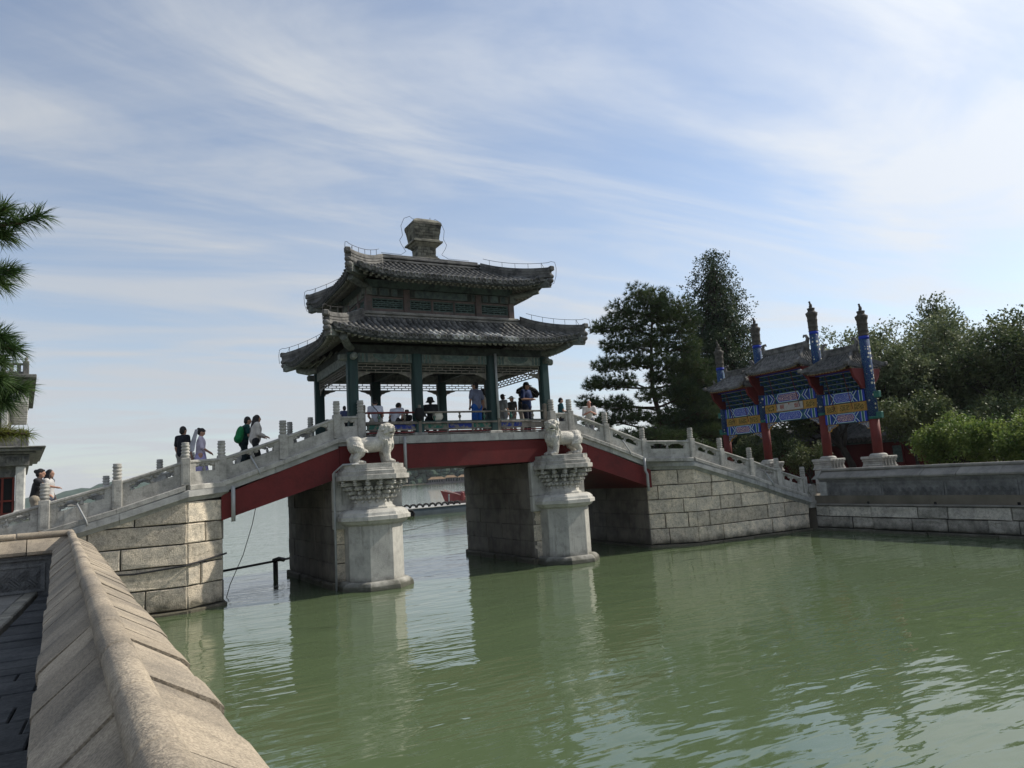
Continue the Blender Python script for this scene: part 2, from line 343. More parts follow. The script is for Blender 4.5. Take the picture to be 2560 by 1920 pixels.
# red side beams
XZ = lambda u, v, d: (u, d, v)
for poly in ([(-7.72, 2.24), (-4.46, 3.21), (-4.46, 4.10), (-7.72, 2.92)], [(-4.45, 3.39), (4.35, 3.39), (4.35, 4.14), (-4.45, 4.14)], [(4.36, 3.14), (7.1, 2.21), (7.1, 2.86), (4.36, 3.93)]):
    MB().prism(poly, XZ, -2.56, 2.56).build('red_beam', M_RED, bridge)
# posts, panels, base stones, edge slabs
FRONT = [(-14.7, -3.12), (-13.2, -3.12), (-11.72, -3.12), (-10.2, -3.12), (-8.64, -3.12), (-7.7, -2.5), (-6.05, -2.5), (-4.49, -2.5), (-3.76, -2.5), None, (3.0, -2.5), (3.74, -2.5), (5.24, -2.5), (6.88, -2.5), (8.65, -3.12), (10.09, -3.12), (11.6, -3.12), (13.05, -3.12), (14.5, -3.12)]
BACK = [None if p is None else (p[0] - (.42 if p[0] < 0 else .1), -p[1]) for p in FRONT]
pm = MB().cbox(-.115, .115, -.115, .115, 0, .72, .014).cbox(-.07, .07, -.119, .119, .08, .64, .003).mesh('parapet_post', M_MARBLE)
prof = [(.105, 0), (.085, .025)]
for k in range(4): prof += [(.088, .03 + k * .085), (.108, .055 + k * .085), (.108, .075 + k * .085), (.088, .10 + k * .085)]
prof += [(.10, .385), (.09, .405), (.04, .41)]
fm = MB().lathe(prof, 12, (0, 0, .72)).mesh('finial', M_MARBLE, True)
def panel(p0, p1, name='parapet_panel'):
    """carved slab between two posts: solid foot, an open band with a vase in the middle and half clouds at the ends, moulded rail"""
    a = Vector((p0[0], p0[1], deck(p0[0]))); c = Vector((p1[0], p1[1], deck(p1[0]))) ; d = c - a; ln = math.hypot(d.x, d.y); u = Vector((d.x, d.y, 0)) / ln; nn = Vector((u.y, -u.x, 0)); sl = d.z / ln
    a.z = deck(min(max(p0[0], -14.9), 14.6))
    P = lambda t, h, k: a + u * t + Vector((0, 0, sl * t + h)) + nn * k
    t0, t1 = .10, ln - .10; w = .06; mb = MB()
    def bar(ta, tb, h0, h1, k0, k1):
        mb.add([P(ta, h0, k0), P(tb, h0, k0), P(tb, h0, k1), P(ta, h0, k1), P(ta, h1, k0), P(tb, h1, k0), P(tb, h1, k1), P(ta, h1, k1)], [(0, 3, 2, 1), (4, 5, 6, 7), (0, 1, 5, 4), (1, 2, 6, 5), (2, 3, 7, 6), (3, 0, 4, 7)])
    m0 = min(.17, ln * .14)
    bar(t0, t1, 0, .34, -w, w); bar(t0, t0 + m0, .34, .56, -w, w); bar(t1 - m0, t1, .34, .56, -w, w)
    bar(t0 + m0, t1 - m0, .53, .56, -w + .01, w - .01)
    mb.sweep([P(t0, .56, 0), P(t1, .56, 0)], [(-w, 0), (-w - .025, .02), (-w - .025, .06), (-w + .01, .085), (w - .01, .085), (w + .025, .06), (w + .025, .02), (w, 0)])
    o = mb.build(name, M_MARBLE, bridge)
    oa, ob = t0 + m0, t1 - m0; op = ob - oa; cs = [(.5, 1)] if op > .55 else []
    for f, s in cs + [(0, .8), (1, .8)]:
        t = oa + op * f; orn = MB()
        orn.ell(P(t, .385, 0), (.05 * s, .05 * s, .06), 8, 5); orn.ell(P(t, .455, 0), (.03 * s, .03, .05), 8, 4)
        for q in (-1, 1):
            orn.ell(P(min(max(t + q * .075, oa), ob), .50, 0), (.07, .05, .05), 8, 5); orn.ell(P(min(max(t + q * .15, oa), ob), .53, 0), (.05, .045, .03), 8, 4)
        orn.build('cloud_carving', M_MARBLE, o, True)
    return o
def edge(p0, p1):
    a = Vector((p0[0], p0[1], deck(p0[0]))); c = Vector((p1[0], p1[1], deck(p1[0])))
    s = 1 if a.y < 0 else -1
    g = (c - a).normalized() * .004
    MB().sweep([a + g, c - g], [(-.17, -.13), (-.17, .0), (.17, .0), (.19, -.02), (.19, -.13)][::1] if s > 0 else [(-.19, -.13), (-.19, -.02), (-.17, 0), (.17, 0), (.17, -.13)]).build('base_stone', M_MARBLE, bridge)
for line, sg in ((FRONT, -1), (BACK, 1)):
    prev = None
    for p in line:
        if p is None: prev = None; continue
        o = place('parapet_post', pm, bridge, Matrix.Translation((p[0], p[1], deck(p[0]) - .01)))
        place('finial', fm, o, Matrix.Translation((p[0], p[1], deck(p[0]) - .01)))
        if prev: panel(prev, p); edge(prev, p)
        prev = p
# edge slabs under the base stones, over the red beams (front and back)
for sg in (-1, 1):
    for x0, x1 in [(-7.68, -6.3), (-6.3, -4.49), (-4.49, -2.6), (-2.6, -.9), (-.9, .85), (.85, 2.4), (2.4, 3.78), (3.78, 5.4), (5.4, 6.86)]:
        yf = sg * 2.5; mid = -3.7 < (x0 + x1) / 2 < 3.7
        zt = (.0 if mid else -.13); zb = (-.24 if mid else -.30)
        a, c = (x0 + .004, yf, deck(x0)), (x1 - .004, yf, deck(x1))
        MB().add([(a[0], yf + sg * .10, a[2] + zb), (c[0], yf + sg * .10, c[2] + zb), (c[0], yf - sg * .25, c[2] + zb), (a[0], yf - sg * .25, a[2] + zb),
                  (a[0], yf + sg * .12, a[2] + zt), (c[0], yf + sg * .12, c[2] + zt), (c[0], yf - sg * .25, c[2] + zt), (a[0], yf - sg * .25, a[2] + zt)], [(0, 3, 2, 1), (4, 5, 6, 7), (0, 1, 5, 4), (1, 2, 6, 5), (2, 3, 7, 6), (3, 0, 4, 7)]).build('edge_slab', M_CORNICE, bridge)
# piers: mortar core, blocks on each side
def pier(fl, fr, bl, br, seed):
    core = [(fl[0] + .05, fl[1] + .05), (fr[0] - .05, fr[1] + .05), (br[0] - .05, br[1] - .05), (bl[0] + .05, bl[1] - .05)]
    o = MB().prism(core, lambda u, v, d: (u, v, d), -1, 3.42).build('pier', M_JOINT, bridge)
    zs = [.20, .74, 1.28, 1.80, 2.34, 2.88, 3.36]
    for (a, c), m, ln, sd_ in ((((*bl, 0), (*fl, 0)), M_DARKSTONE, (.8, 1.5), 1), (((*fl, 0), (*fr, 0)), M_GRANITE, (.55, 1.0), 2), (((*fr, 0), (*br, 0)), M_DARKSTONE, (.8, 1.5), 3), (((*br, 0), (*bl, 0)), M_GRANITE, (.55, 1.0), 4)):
        a = Vector(a); c = Vector(c); u = (c - a).normalized(); nn = Vector((u.y, -u.x, 0)); L_ = (c - a).length
        courses(o, a, u, nn, 0, L_, zs, ln, m, .1, seed=seed + sd_, bev=.008 if m is M_DARKSTONE else .012, gap=.008 if m is M_DARKSTONE else .018)
        courses(o, a + nn * .09, u, nn, -.09, L_ + .09, [-.3, .20], (1.0, 1.7), m, .2, seed=seed + sd_ + 9, bev=.05, name='plinth_stone')
    return o
pier((-4.66, -2.52), (-2.62, -2.52), (-5.02, 2.52), (-2.75, 2.52), 10)
pier((2.00, -2.52), (4.06, -2.52), (1.80, 2.52), (4.05, 2.52), 30)
# octagonal lion pedestals on the piers' noses
def pedestal(cx, cy):
    o = MB().lathe([(.81, .2), (.81, 1.86)], 8, (cx, cy, 0), PI / 8, apothem=True).build('lion_pedestal', M_PIER, bridge)
    A = lambda nm, pr, m: MB().lathe(pr, 8, (cx, cy, 0), PI / 8, apothem=True).build(nm, m, o)
    A('plinth', [(1.05, -.4), (1.06, .02), (1.04, .12), (.97, .20), (.90, .235)], M_PIER)
    A('cornice', [(.82, 1.80), (.93, 1.86), (.98, 1.93), (1.04, 1.95), (1.04, 2.06), (.99, 2.09), (.97, 2.16), (.88, 2.23), (.80, 2.26)], M_PIER)
    A('neck', [(.64, 2.24), (.64, 2.30), (.57, 2.34), (.55, 2.44), (.52, 2.5), (.52, 3.16)], M_PIER)
    A('capital_slab', [(.98, 3.10), (1.05, 3.11), (1.05, 3.24), (1.03, 3.25)], M_MARBLE)
    A('lion_base', [(.98, 3.25), (.99, 3.36), (.95, 3.38), (.95, 3.42), (.90, 3.43), (.90, 3.55)], M_MARBLE)
    for k in range(-4, 5):   # carved stone brackets
        a = -PI / 2 + k * PI / 8; d = Vector((math.cos(a), math.sin(a), 0)); t = Vector((-d.y, d.x, 0)); mb = MB()
        fk = 1 / max(math.cos((a + PI / 2 + PI / 8) % (PI / 4) - PI / 8), .9)
        R0 = Matrix.Translation((cx, cy, 0)) @ Matrix((d, t, Vector((0, 0, 1)))).transposed().to_4x4()
        lo = MB()
        for i, (r, z) in enumerate([(.54, 2.50), (.63, 2.62), (.72, 2.75), (.81, 2.88), (.89, 3.00)]):
            r *= fk; wd = .055 if i < 4 else .06
            lo.cbox(.3, r, -wd, wd, z - .055, z + .05, .02)
            lo.ell((r, 0, z - .02), (.06, wd, .055), 8, 5)
            if i in (1, 3): lo.cbox(r - .10, r - .03, -.11, .11, z - .01, z + .045, .015); lo.ell((r - .06, -.10, z - .03), (.05, .035, .045), 8, 5); lo.ell((r - .06, .10, z - .03), (.05, .035, .045), 8, 5)
        for j in range(3): lo.ell((.95 * fk, 0, 2.97 + j * .052), (.065, .065, .026), 8, 4)
        lo.v = [tuple(R0 @ Vector(p)) for p in lo.v]
        lo.build('bracket', M_PIER, o, True)
    A('bracket_wall', [(.50, 2.44), (.50, 2.7), (.60, 2.92), (.72, 3.04), (.72, 3.12)], M_BRICK)  # darker than the pedestal marble: shadow between the brackets put into the colour
    return o
PED1 = (-3.56, -2.68); PED2 = (3.10, -2.68)
pedestal(*PED1); pedestal(*PED2)
for cx, xo in ((-3.64, -4.66), (3.03, 1.99)):   # side shoulders of marble behind the bracket zone
    MB().cbox(cx - 1.05, cx + 1.05, -2.61, -2.4, 2.24, 3.36, .02).build('shoulder_slab', M_PIER, bridge)
    MB().cbox(cx - 1.05, cx + 1.05, -2.62, -2.4, 1.72, 2.235, .02).build('shoulder_slab', M_PIER, bridge)
# abutments
def abutment(outer, ch0, ch1, sg, seed):
    """sg +1 right bank, -1 left bank; ch0 the corner on the wing, ch1 where the chamfer meets the channel"""
    pts = [(outer, -3.08), (ch0[0], -3.08), (ch1[0] + sg * .08, ch1[1] + .04), (ch1[0] + sg * .08, -ch1[1] - .04), (ch0[0], 3.08), (outer, 3.08)]
    mb = MB(); zt = [deck(p[0]) - .32 for p in pts]
    vs = [(x, y, -1) for x, y in pts] + [(x, y, z) for (x, y), z in zip(pts, zt)]; n = 6
    mb.add(vs, [tuple(range(n)), (6, 7, 10, 11), (7, 8, 9, 10)] + [(i, (i + 1) % n, (i + 1) % n + n, i + n) for i in range(n)])
    o = mb.build('abutment', M_JOINT, bridge)
    zs = [.10, .67, 1.22, 1.74, 2.26, 2.82]
    A = Vector((ch0[0], -3.15, 0)); B = Vector((ch1[0], ch1[1], 0)); L_ = abs(outer - ch0[0]); sl = (deck(ch0[0]) - deck(outer)) / L_; u = Vector((sg, 0, 0))
    if sg > 0: courses(o, A, u, Vector((0, -1, 0)), 0, L_, zs, (.75, 1.75), M_GRANITE, .12, clip=[(sl, 1, deck(ch0[0]) - .40)], seed=seed, bev=.022, jit=.012)
    else: courses(o, A + u * L_, -u, Vector((0, -1, 0)), 0, L_, zs, (.9, 1.9), M_GRANITE, .12, clip=[(-sl, 1, deck(ch0[0]) - .40 - sl * L_)], seed=seed, bev=.022, jit=.012)
    if sg > 0: a, c = B, A
    else: a, c = A, B
    uu = (c - a).normalized(); nn = Vector((uu.y, -uu.x, 0)); LL = (c - a).length
    courses(o, a, uu, nn, 0, LL, zs, (.65, 1.35), M_GRANITE, .12, seed=seed + 5, bev=.02, jit=.012)
    cu_ = Vector((0, -1 if sg > 0 else 1, 0)); c0 = Vector((ch1[0], -ch1[1] if sg > 0 else ch1[1], 0))
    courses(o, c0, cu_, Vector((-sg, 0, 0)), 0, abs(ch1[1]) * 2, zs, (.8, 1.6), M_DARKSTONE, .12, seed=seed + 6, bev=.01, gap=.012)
    for q, (s0, uq, nq, lq) in enumerate(((A if sg > 0 else A + u * L_, Vector((1, 0, 0)), Vector((0, -1, 0)), L_), (a, uu, nn, LL), (c0, cu_, Vector((-sg, 0, 0)), abs(ch1[1]) * 2))):
        courses(o, s0 + nq * .10, uq, nq, -.04, lq + .04, [-.3, .09], (1.1, 2.2), M_GRANITE if q < 2 else M_DARKSTONE, .25, seed=seed + 7 + q, bev=.03, name='plinth_stone')
    return o
abutment(14.62, (8.62, -3.15), (7.12, -2.20), 1, 50)
abutment(-16.0, (-8.60, -3.15), (-7.68, -2.50), -1, 70)
CP = [(0, 0), (.03, 0), (.06, .04), (.13, .10), (.17, .12), (.17, .28), (.14, .30), (0, .30)]
def cornice(pts):
    g = .004
    MB().sweep([(x, y, deck(x) - .43) for x, y in pts], [(a, c) for a, c in CP]).build('cornice_stone', M_CORNICE, bridge)
cornice([(-16, -3.14), (-13.9, -3.14)]); cornice([(-13.89, -3.14), (-11.9, -3.14)]); cornice([(-11.89, -3.14), (-10.15, -3.14)]); cornice([(-10.14, -3.14), (-8.62, -3.14), (-7.62, -2.45)])
cornice([(7.0, -2.12), (8.64, -3.14), (10.2, -3.14)]); cornice([(10.21, -3.14), (11.7, -3.14)]); cornice([(11.71, -3.14), (13.2, -3.14)]); cornice([(13.21, -3.14), (14.66, -3.14)])
# scroll stone that ends the balustrade on the right bank
dr = MB().cbox(14.62, 15.15, -3.2, -3.04, 1.02, 1.50, .03); dr.tube([(14.9, -3.22, 1.62), (14.9, -3.02, 1.62)], .24, 14); dr.cbox(14.62, 15.6, -3.25, -2.99, .9, 1.18, .02)
dr.build('drum_stone', M_MARBLE, bridge)
# drain pipes and braces
def pipe(name, pts, r, m=M_METAL, parent=bridge, n=8): return MB().tube(pts, r, n).build(name, m, parent, True)
pipe('drain_pipe', [(-7.43, -2.68, 3.15), (-7.43, -2.68, 2.20)], .055)
pipe('drain_pipe', [(-4.1, -3.3, 3.575), (-4.5, -3.1, 3.57), (-4.66, -2.72, 3.38), (-4.66, -2.66, 2.2), (-4.68, -2.66, -.2)], .032)
pipe('drain_pipe', [(-2.46, -2.70, 4.36), (-2.46, -2.70, 3.34)], .05)
pipe('drain_pipe', [(6.74, -2.70, 3.30), (6.74, -2.70, 2.85), (6.80, -2.72, 2.72), (6.80, -2.72, 2.10)], .05)
for x in (-10.95, -6.85, 6.0, 12.4):
    y = fy(x); pipe('brace', [(x - .10, y - .08, deck(x) + .38), (x + .10, y - .21, deck(x) - .04), (x + .13, y - .21, deck(x) - .16)], .022)
cb = MB().tube([(-10.9, -3.24, 1.18), (-9.8, -3.21, 1.12), (-8.64, -3.22, 1.20), (-8.1, -2.86, 1.28), (-7.6, -2.52, 1.36)], .025, 6).build('cable', M_WIRE, bridge)
# ---------------------------------------------------------------- the pavilion on the bridge
PX = -.46; FL = 4.40
pav = thing('pavilion', 'double-eaved grey tiled pavilion with dark green columns standing on the bridge', 'pavilion', (PX, 0, FL))
CX = [-3.90, -1.80, .87, 2.96]; CY = 2.2
cm = MB()
for a, c in ((.158, .112), (.112, .158)): cm.box(-a, a, -c, c, 0, 2.64)
cm.box(-.14, .14, -.14, .14, 0, 2.639)
cm = cm.mesh('column', M_COLUMN)
sm = MB().cbox(-.23, .23, -.23, .23, 0, .10, .02).mesh('column_base', M_MARBLE)
for y in (-CY, CY):
    for x in CX:
        c = place('column', cm, pav, Matrix.Translation((x, y, FL))); place('column_base', sm, c, Matrix.Translation((x, y, FL)))
MB().cbox(CX[0] - .3, CX[3] + .3, -2.5, 2.5, FL - .24, FL + .003, .02).build('floor_slab', M_CORNICE, pav)
def beam(p0, p1, z0, z1, t, name, m, ext=0.):
    a = Vector((*p0, 0)); c = Vector((*p1, 0)); u = (c - a).normalized(); s = Vector((u.y, -u.x, 0)); a -= u * ext; c += u * ext
    q = [a + s * t, c + s * t, c - s * t, a - s * t]
    return MB().add([(p.x, p.y, z0) for p in q] + [(p.x, p.y, z1) for p in q], [(0, 3, 2, 1), (4, 5, 6, 7), (0, 1, 5, 4), (1, 2, 6, 5), (2, 3, 7, 6), (3, 0, 4, 7)]).build(name, m, pav)
def lattice(p0, p1, z0, z1, rows, name, m, frame=.028, bar=.011, parent=None, off=0., step=.30):
    """openwork strip: outer frame, staggered horizontal bars and short uprights"""
    a = Vector((*p0, 0)); c = Vector((*p1, 0)); u = (c - a).normalized(); s = Vector((u.y, -u.x, 0)); a = a + s * off; ln = (c - a - s * off).length if off else (c - a).length
    mb = MB()
    def bx(t0, t1, h0, h1, w):
        q = [a + u * t0 + s * w, a + u * t1 + s * w, a + u * t1 - s * w, a + u * t0 - s * w]
        mb.add([(p.x, p.y, h0) for p in q] + [(p.x, p.y, h1) for p in q], [(0, 3, 2, 1), (4, 5, 6, 7), (0, 1, 5, 4), (1, 2, 6, 5), (2, 3, 7, 6), (3, 0, 4, 7)])
    bx(0, ln, z1 - frame, z1, .03); bx(0, ln, z0, z0 + frame, .03); bx(0, frame, z0 + frame, z1 - frame, .03); bx(ln - frame, ln, z0 + frame, z1 - frame, .03)
    h0, h1 = z0 + frame, z1 - frame; k = (h1 - h0) / rows
    for i in range(1, rows): bx(frame, ln - frame, h0 + k * i - bar, h0 + k * i + bar, .02)
    n = max(2, round(ln / step)); st = (ln - 2 * frame) / n
    for i in range(rows):
        for j in range(n):
            t = frame + st * (j + (.5 if i % 2 else .95))
            if t < ln - frame - .03: bx(t - bar, t + bar, h0 + k * i + bar, h0 + k * (i + 1) - bar, .02)
    return mb.build(name, m, parent or pav)
def spandrel(x, y, u, z, name='corner_bracket', m=M_LATT):
    """scrolled bracket under the lattice, beside a column"""
    u = Vector(u); s = Vector((u.y, -u.x, 0)); P = Vector((x, y, 0)); mb = MB()
    poly = [(0, 0), (.42, 0), (.40, -.03), (.30, -.055), (.22, -.075), (.15, -.12), (.06, -.14), (.05, -.2), (0, -.2)]
    F = lambda a, c, d: P + u * a + s * d + Vector((0, 0, z + c))
    mb.prism(poly, F, -.015, .015); o = mb.build(name, m, pav)
    return o
HX = .17
for y in (-CY, CY):
    for x0, x1 in zip(CX, CX[1:]):
        beam((x0 + HX, y), (x1 - HX, y), 6.735, 7.03, .11, 'architrave', M_PAINTED)
        f = MB(); w0 = (x1 - x0 - .26); mx_ = (x0 + x1) / 2; sg = -1 if y < 0 else 1    # painted panels: end stripes and a hanging half-round field
        for k in (-1, 1):
            for q, mi in ((.08, 0), (.20, 1), (.32, 0)): f.box(mx_ + k * (w0 / 2 - q) - .035, mx_ + k * (w0 / 2 - q) + .035, y + sg * .105, y + sg * .116, 6.75, 7.015, mi)
        pts = [(math.cos(PI + PI * i / 10) * w0 * .22, math.sin(PI + PI * i / 10) * .22) for i in range(11)]
        f.prism(pts, lambda a, c, d: (mx_ + a, d, 7.01 + c), y + sg * .105, y + sg * .118, 1)
        f.prism([(a * .82, c * .82) for a, c in pts], lambda a, c, d: (mx_ + a, d, 7.012 + c), y + sg * .108, y + sg * .122, 0)
        f.build('painted_field', [M_PAINTED2, M_LATTD], pav)
        lattice((x0 + HX, y), (x1 - HX, y), 6.43, 6.72, 3, 'hanging_lattice', M_LATT)
        spandrel(x0 + HX, y, (1, 0, 0), 6.43); spandrel(x1 - HX, y, (-1, 0, 0), 6.43)
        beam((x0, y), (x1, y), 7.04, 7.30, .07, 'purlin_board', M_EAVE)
for x in (CX[0], CX[3]):
    beam((x, -CY + HX), (x, CY - HX), 6.735, 7.03, .11, 'architrave', M_PAINTED)
    lattice((x, -CY + HX), (x, CY - HX), 6.43, 6.72, 3, 'hanging_lattice', M_LATT)
    spandrel(x, -CY + HX, (0, 1, 0), 6.43); spandrel(x, CY - HX, (0, -1, 0), 6.43)
    beam((x, -CY), (x, CY), 7.04, 7.30, .07, 'purlin_board', M_EAVE)
for x in CX[1:3]: beam((x, -CY + HX), (x, CY - HX), 6.75, 7.05, .10, 'cross_beam', M_EAVE)
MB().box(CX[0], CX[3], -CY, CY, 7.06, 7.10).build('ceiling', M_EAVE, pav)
# scroll ends of beams outside the corner columns
for sx, x in ((-1, CX[0]), (1, CX[3])):
    for y in (-CY, CY):
        MB().cbox(min(x, x + sx * .42), max(x, x + sx * .42), y - .09, y + .09, 6.78, 7.0, .05).build('beam_end', M_PAINTED, pav)
        MB().cbox(x - .09, x + .09, min(y, y * 1.19), max(y, y * 1.19), 6.80, 6.99, .05).build('beam_end', M_PAINTED, pav)
# benches with backrest rails along both long sides
for sg in (-1, 1):
    yb = sg * 2.30; nb = [(CX[0] + .14, -3.0), ]
    segs = [(-3.62, -1.80), (-1.80, 1.02), (1.02, 2.86)]
    for i, (x0, x1) in enumerate(segs):
        r = M_REDRAIL if i == 0 else M_WOOD
        bn = MB().cbox(x0 + .07, x1 - .07, yb - .05, yb + .05, 5.12, 5.175, .012).build('bench_rail', r, pav)
        ya, yc = sorted((yb + sg * .05, yb - sg * .33))
        MB().cbox(x0 + .07, x1 - .07, ya, yc, 4.80, 4.87, .012).build('bench_seat', M_COLUMN if i else M_WOOD, pav)
        ys = sorted((yb + sg * .052, yb + sg * .012))
        MB().cbox(x0 + .07, x1 - .07, yb + sg * .055 - .02, yb + sg * .055 + .02, 4.775, 4.835, .01).build('bench_lip', M_WOOD, pav)
        MB().cbox(x0 + .07, x1 - .07, yb - .03, yb + .03, 4.575, 4.63, .01).build('bench_stringer', M_WOOD, pav)
        MB().cbox(x0 + .07, x1 - .07, yb - .035, yb + .035, 4.43, 4.475, .01).build('bench_sill', M_WOOD, pav)
        n = 3 if x1 - x0 > 2.3 else 2; st = (x1 - x0 - .14) / n
        for k in range(n):
            xa = x0 + .07 + st * k
            MB().box(xa + .03, xa + st - .03, yb - .012, yb + .012, 4.632, 4.77).build('painted_panel', [(M_TEAL, M_BLUE, M_TEAL), (M_TEAL, M_BLUE, M_TEAL), (M_BLUE, M_WOOD, M_BLUE)][i][k], pav)
            if k: MB().cbox(xa - .03, xa + .03, yb - .025, yb + .025, 4.475, 4.775, .008).build('bench_stile', M_WOOD, pav)
            MB().box(xa + .03, xa + st - .03, yb - .008, yb + .008, 4.50, 4.545).build('lower_slat', M_REDRAIL, pav)
        for k in range(n * 2 - 1):   # turned balusters between seat and rail
            if k % 2 == 0 and n > 2 and k == 2 and False: continue
            xa = x0 + .07 + (x1 - x0 - .14) * (k + 1) / (n * 2)
            if k % 2 == 0: MB().lathe([(.03, 0), (.02, .05), (.055, .12), (.05, .16), (.018, .2), (.045, .25)], 8, (xa, yb, 4.87)).build('vase_baluster', M_TEAL if k % 4 == 0 else M_LATT, pav, True)
    for x in (-3.62, -1.80, 1.02, 2.86):
        o = MB().cbox(x - .06, x + .06, yb - .06, yb + .06, FL, 5.30, .012).build('bench_post', M_WOOD, pav)
        MB().cbox(x - .07, x + .07, yb - .07, yb + .07, 5.22, 5.40, .03).build('post_cap', M_LATT, o)
# ---- roofs
class Roof:
    def __init__(s, ax, at, ay, ayt, ze, zt, lift, push, cur, lw=1.):
        s.a = (ax, ay); s.t = (at, ayt); s.ze, s.zt, s.lift, s.push, s.cur = ze, zt, lift, push, cur; s.mx = Matrix.Translation((PX, 0, 0))
    def half(s, k, v): i = k % 2; return s.a[i] + (s.t[i] - s.a[i]) * v
    def dist(s, k, v): i = 1 - k % 2; return s.a[i] + (s.t[i] - s.a[i]) * v
    def pt(s, k, u, v, dz=0., dd=0.):
        """side k (0 front, 1 right, 2 back, 3 left); u along the eave, v up the slope"""
        h = s.half(k, v); c = max(0., (abs(u) / max(h, 1e-3) - .42) / .58); c = min(c, 1.05) ** 2.6
        d = s.dist(k, v) + s.push * c * (1 - v) + dd; uu = u * (1 + s.push * .35 * c * (1 - v) / max(h, .5))
        z = s.ze + (s.zt - s.ze) * (v * (1 - s.cur) + v * v * s.cur) + s.lift * c * (1 - min(v, 1)) ** 1.4 + dz
        x, y = ((uu, -d), (d, uu), (-uu, d), (-d, -uu))[k]
        return s.mx @ Vector((x, y, z))
    def vmax(s, k, u):
        i = k % 2
        return 1. if abs(u) <= s.t[i] else max(0., (s.a[i] - abs(u)) / (s.a[i] - s.t[i]))
    def base(s, parent, name, dz=-.03, th=.10, m=None):
        mb = MB()
        for k in range(4):
            NU, NV = 28, 8; g = [[s.pt(k, s.half(k, j / NV) * (-1 + 2 * i / NU), j / NV, dz) for i in range(NU + 1)] for j in range(NV + 1)]
            g2 = [[p - Vector((0, 0, th)) for p in r] for r in g]
            vs = [p for r in g for p in r] + [p for r in g2 for p in r]; K = (NU + 1) * (NV + 1); fs = []
            for j in range(NV):
                for i in range(NU): q = (j * (NU + 1) + i, j * (NU + 1) + i + 1, (j + 1) * (NU + 1) + i + 1, (j + 1) * (NU + 1) + i); fs += [q, tuple(x + K for x in q[::-1])]
            for i in range(NU): fs.append((i, i + K, i + 1 + K, i + 1))
            mb.add(vs, fs)
        return mb.build(name, m, parent, True)
TILE_N = [0]
def tile_mesh(path, r, end):
    """a barrel tile: half round, a little wider at its lower lip"""
    mb = MB(); n = 7; P = path; vs = []
    t = (P[-1] - P[0]).normalized(); side = t.cross(Vector((0, 0, 1))).normalized(); up = side.cross(t)
    for i, p in enumerate(P):
        rr = r * (1.08 if i == 0 else .92)
        vs += [p + side * (math.cos(PI * j / (n - 1)) * rr) + up * (math.sin(PI * j / (n - 1)) * rr) for j in range(n)]
    fs = [(i * n + j, i * n + j + 1, (i + 1) * n + j + 1, (i + 1) * n + j) for i in range(len(P) - 1) for j in range(n - 1)]
    fs.append(tuple(range(n)))
    mb.add(vs, fs)
    if end:   # round end disc with a raised rim
        c = P[0] - t * .012; K = 12
        ring = lambda rr, d: [c - t * d + side * math.cos(2 * PI * j / K) * rr + up * math.sin(2 * PI * j / K) * rr for j in range(K)]
        vs = ring(r * 1.12, -.03) + ring(r * 1.12, .012) + ring(r * .8, .012) + ring(r * .75, 0)
        fs = [(i * K + j, i * K + (j + 1) % K, (i + 1) * K + (j + 1) % K, (i + 1) * K + j) for i in range(3) for j in range(K)] + [tuple(range(3 * K, 4 * K))]
        mb.add(vs, fs)
    return mb
def tiles(roof, part, sp, r, tl, single, limit=300, kd=0):
    rest = MB(); drips = MB()
    for k in range(4):
        h = roof.half(k, 0); n = int(h / sp)
        for j in range(-n, n + 1):
            u = j * sp
            if abs(u) > h - .05: continue
            vm = roof.vmax(k, u); ln = (roof.pt(k, u, vm) - roof.pt(k, u, 0)).length
            if ln < .12: continue
            nt_ = max(1, round(ln / tl))
            for i in range(nt_):
                va, vb = vm * i / nt_, vm * (i + 1) / nt_ + .01
                path = [roof.pt(k, u, va + (vb - va) * q / 2, .0 + .012 * (1 - q / 2)) for q in range(3)]
                if i == 0: path[0] = roof.pt(k, u, -.035, .012)
                mb = tile_mesh(path, r, i == 0)
                if k in single and TILE_N[0] < limit and single[k](i): mb.build('roof_tile', M_TILEL if i < 2 and -1.2 < u < 2.0 and random.random() < .38 and roof.ze < 8 else M_TILE, part, True); TILE_N[0] += 1
                else: rest.add(mb.v, mb.f)
            # drip tile between this row and the next
            if j < n:
                p = roof.pt(k, u + sp / 2, -.02, -.02); q = roof.pt(k, u + sp / 2, .06, -.02); t = (q - p).normalized(); sd_ = t.cross(Vector((0, 0, 1))).normalized()
                a = [(sd_ * math.cos(PI + PI * i / 8) * sp * .42 + Vector((0, 0, 1)) * math.sin(PI + PI * i / 8) * sp * .36) for i in range(9)]
                a2 = [x * .72 + Vector((0, 0, .0)) for x in a]
                vs = [p + x for x in a] + [p - t * .02 + x for x in a] + [p - t * .02 + x for x in a2]
                fs = [(i, i + 1, i + 10, i + 9) for i in range(8)] + [(i + 9, i + 10, i + 19, i + 18) for i in range(8)] + [tuple(range(18, 27))]
                o = MB().add(vs, fs)
                if k == kd: o.build('drip_tile', M_TILE, part)
                else: drips.add(o.v, o.f)
    if rest.v: stuff(rest.build('roof_tile_rows', M_TILE, part, True))
    stuff(drips.build('drip_tile_rows', M_TILE, part))
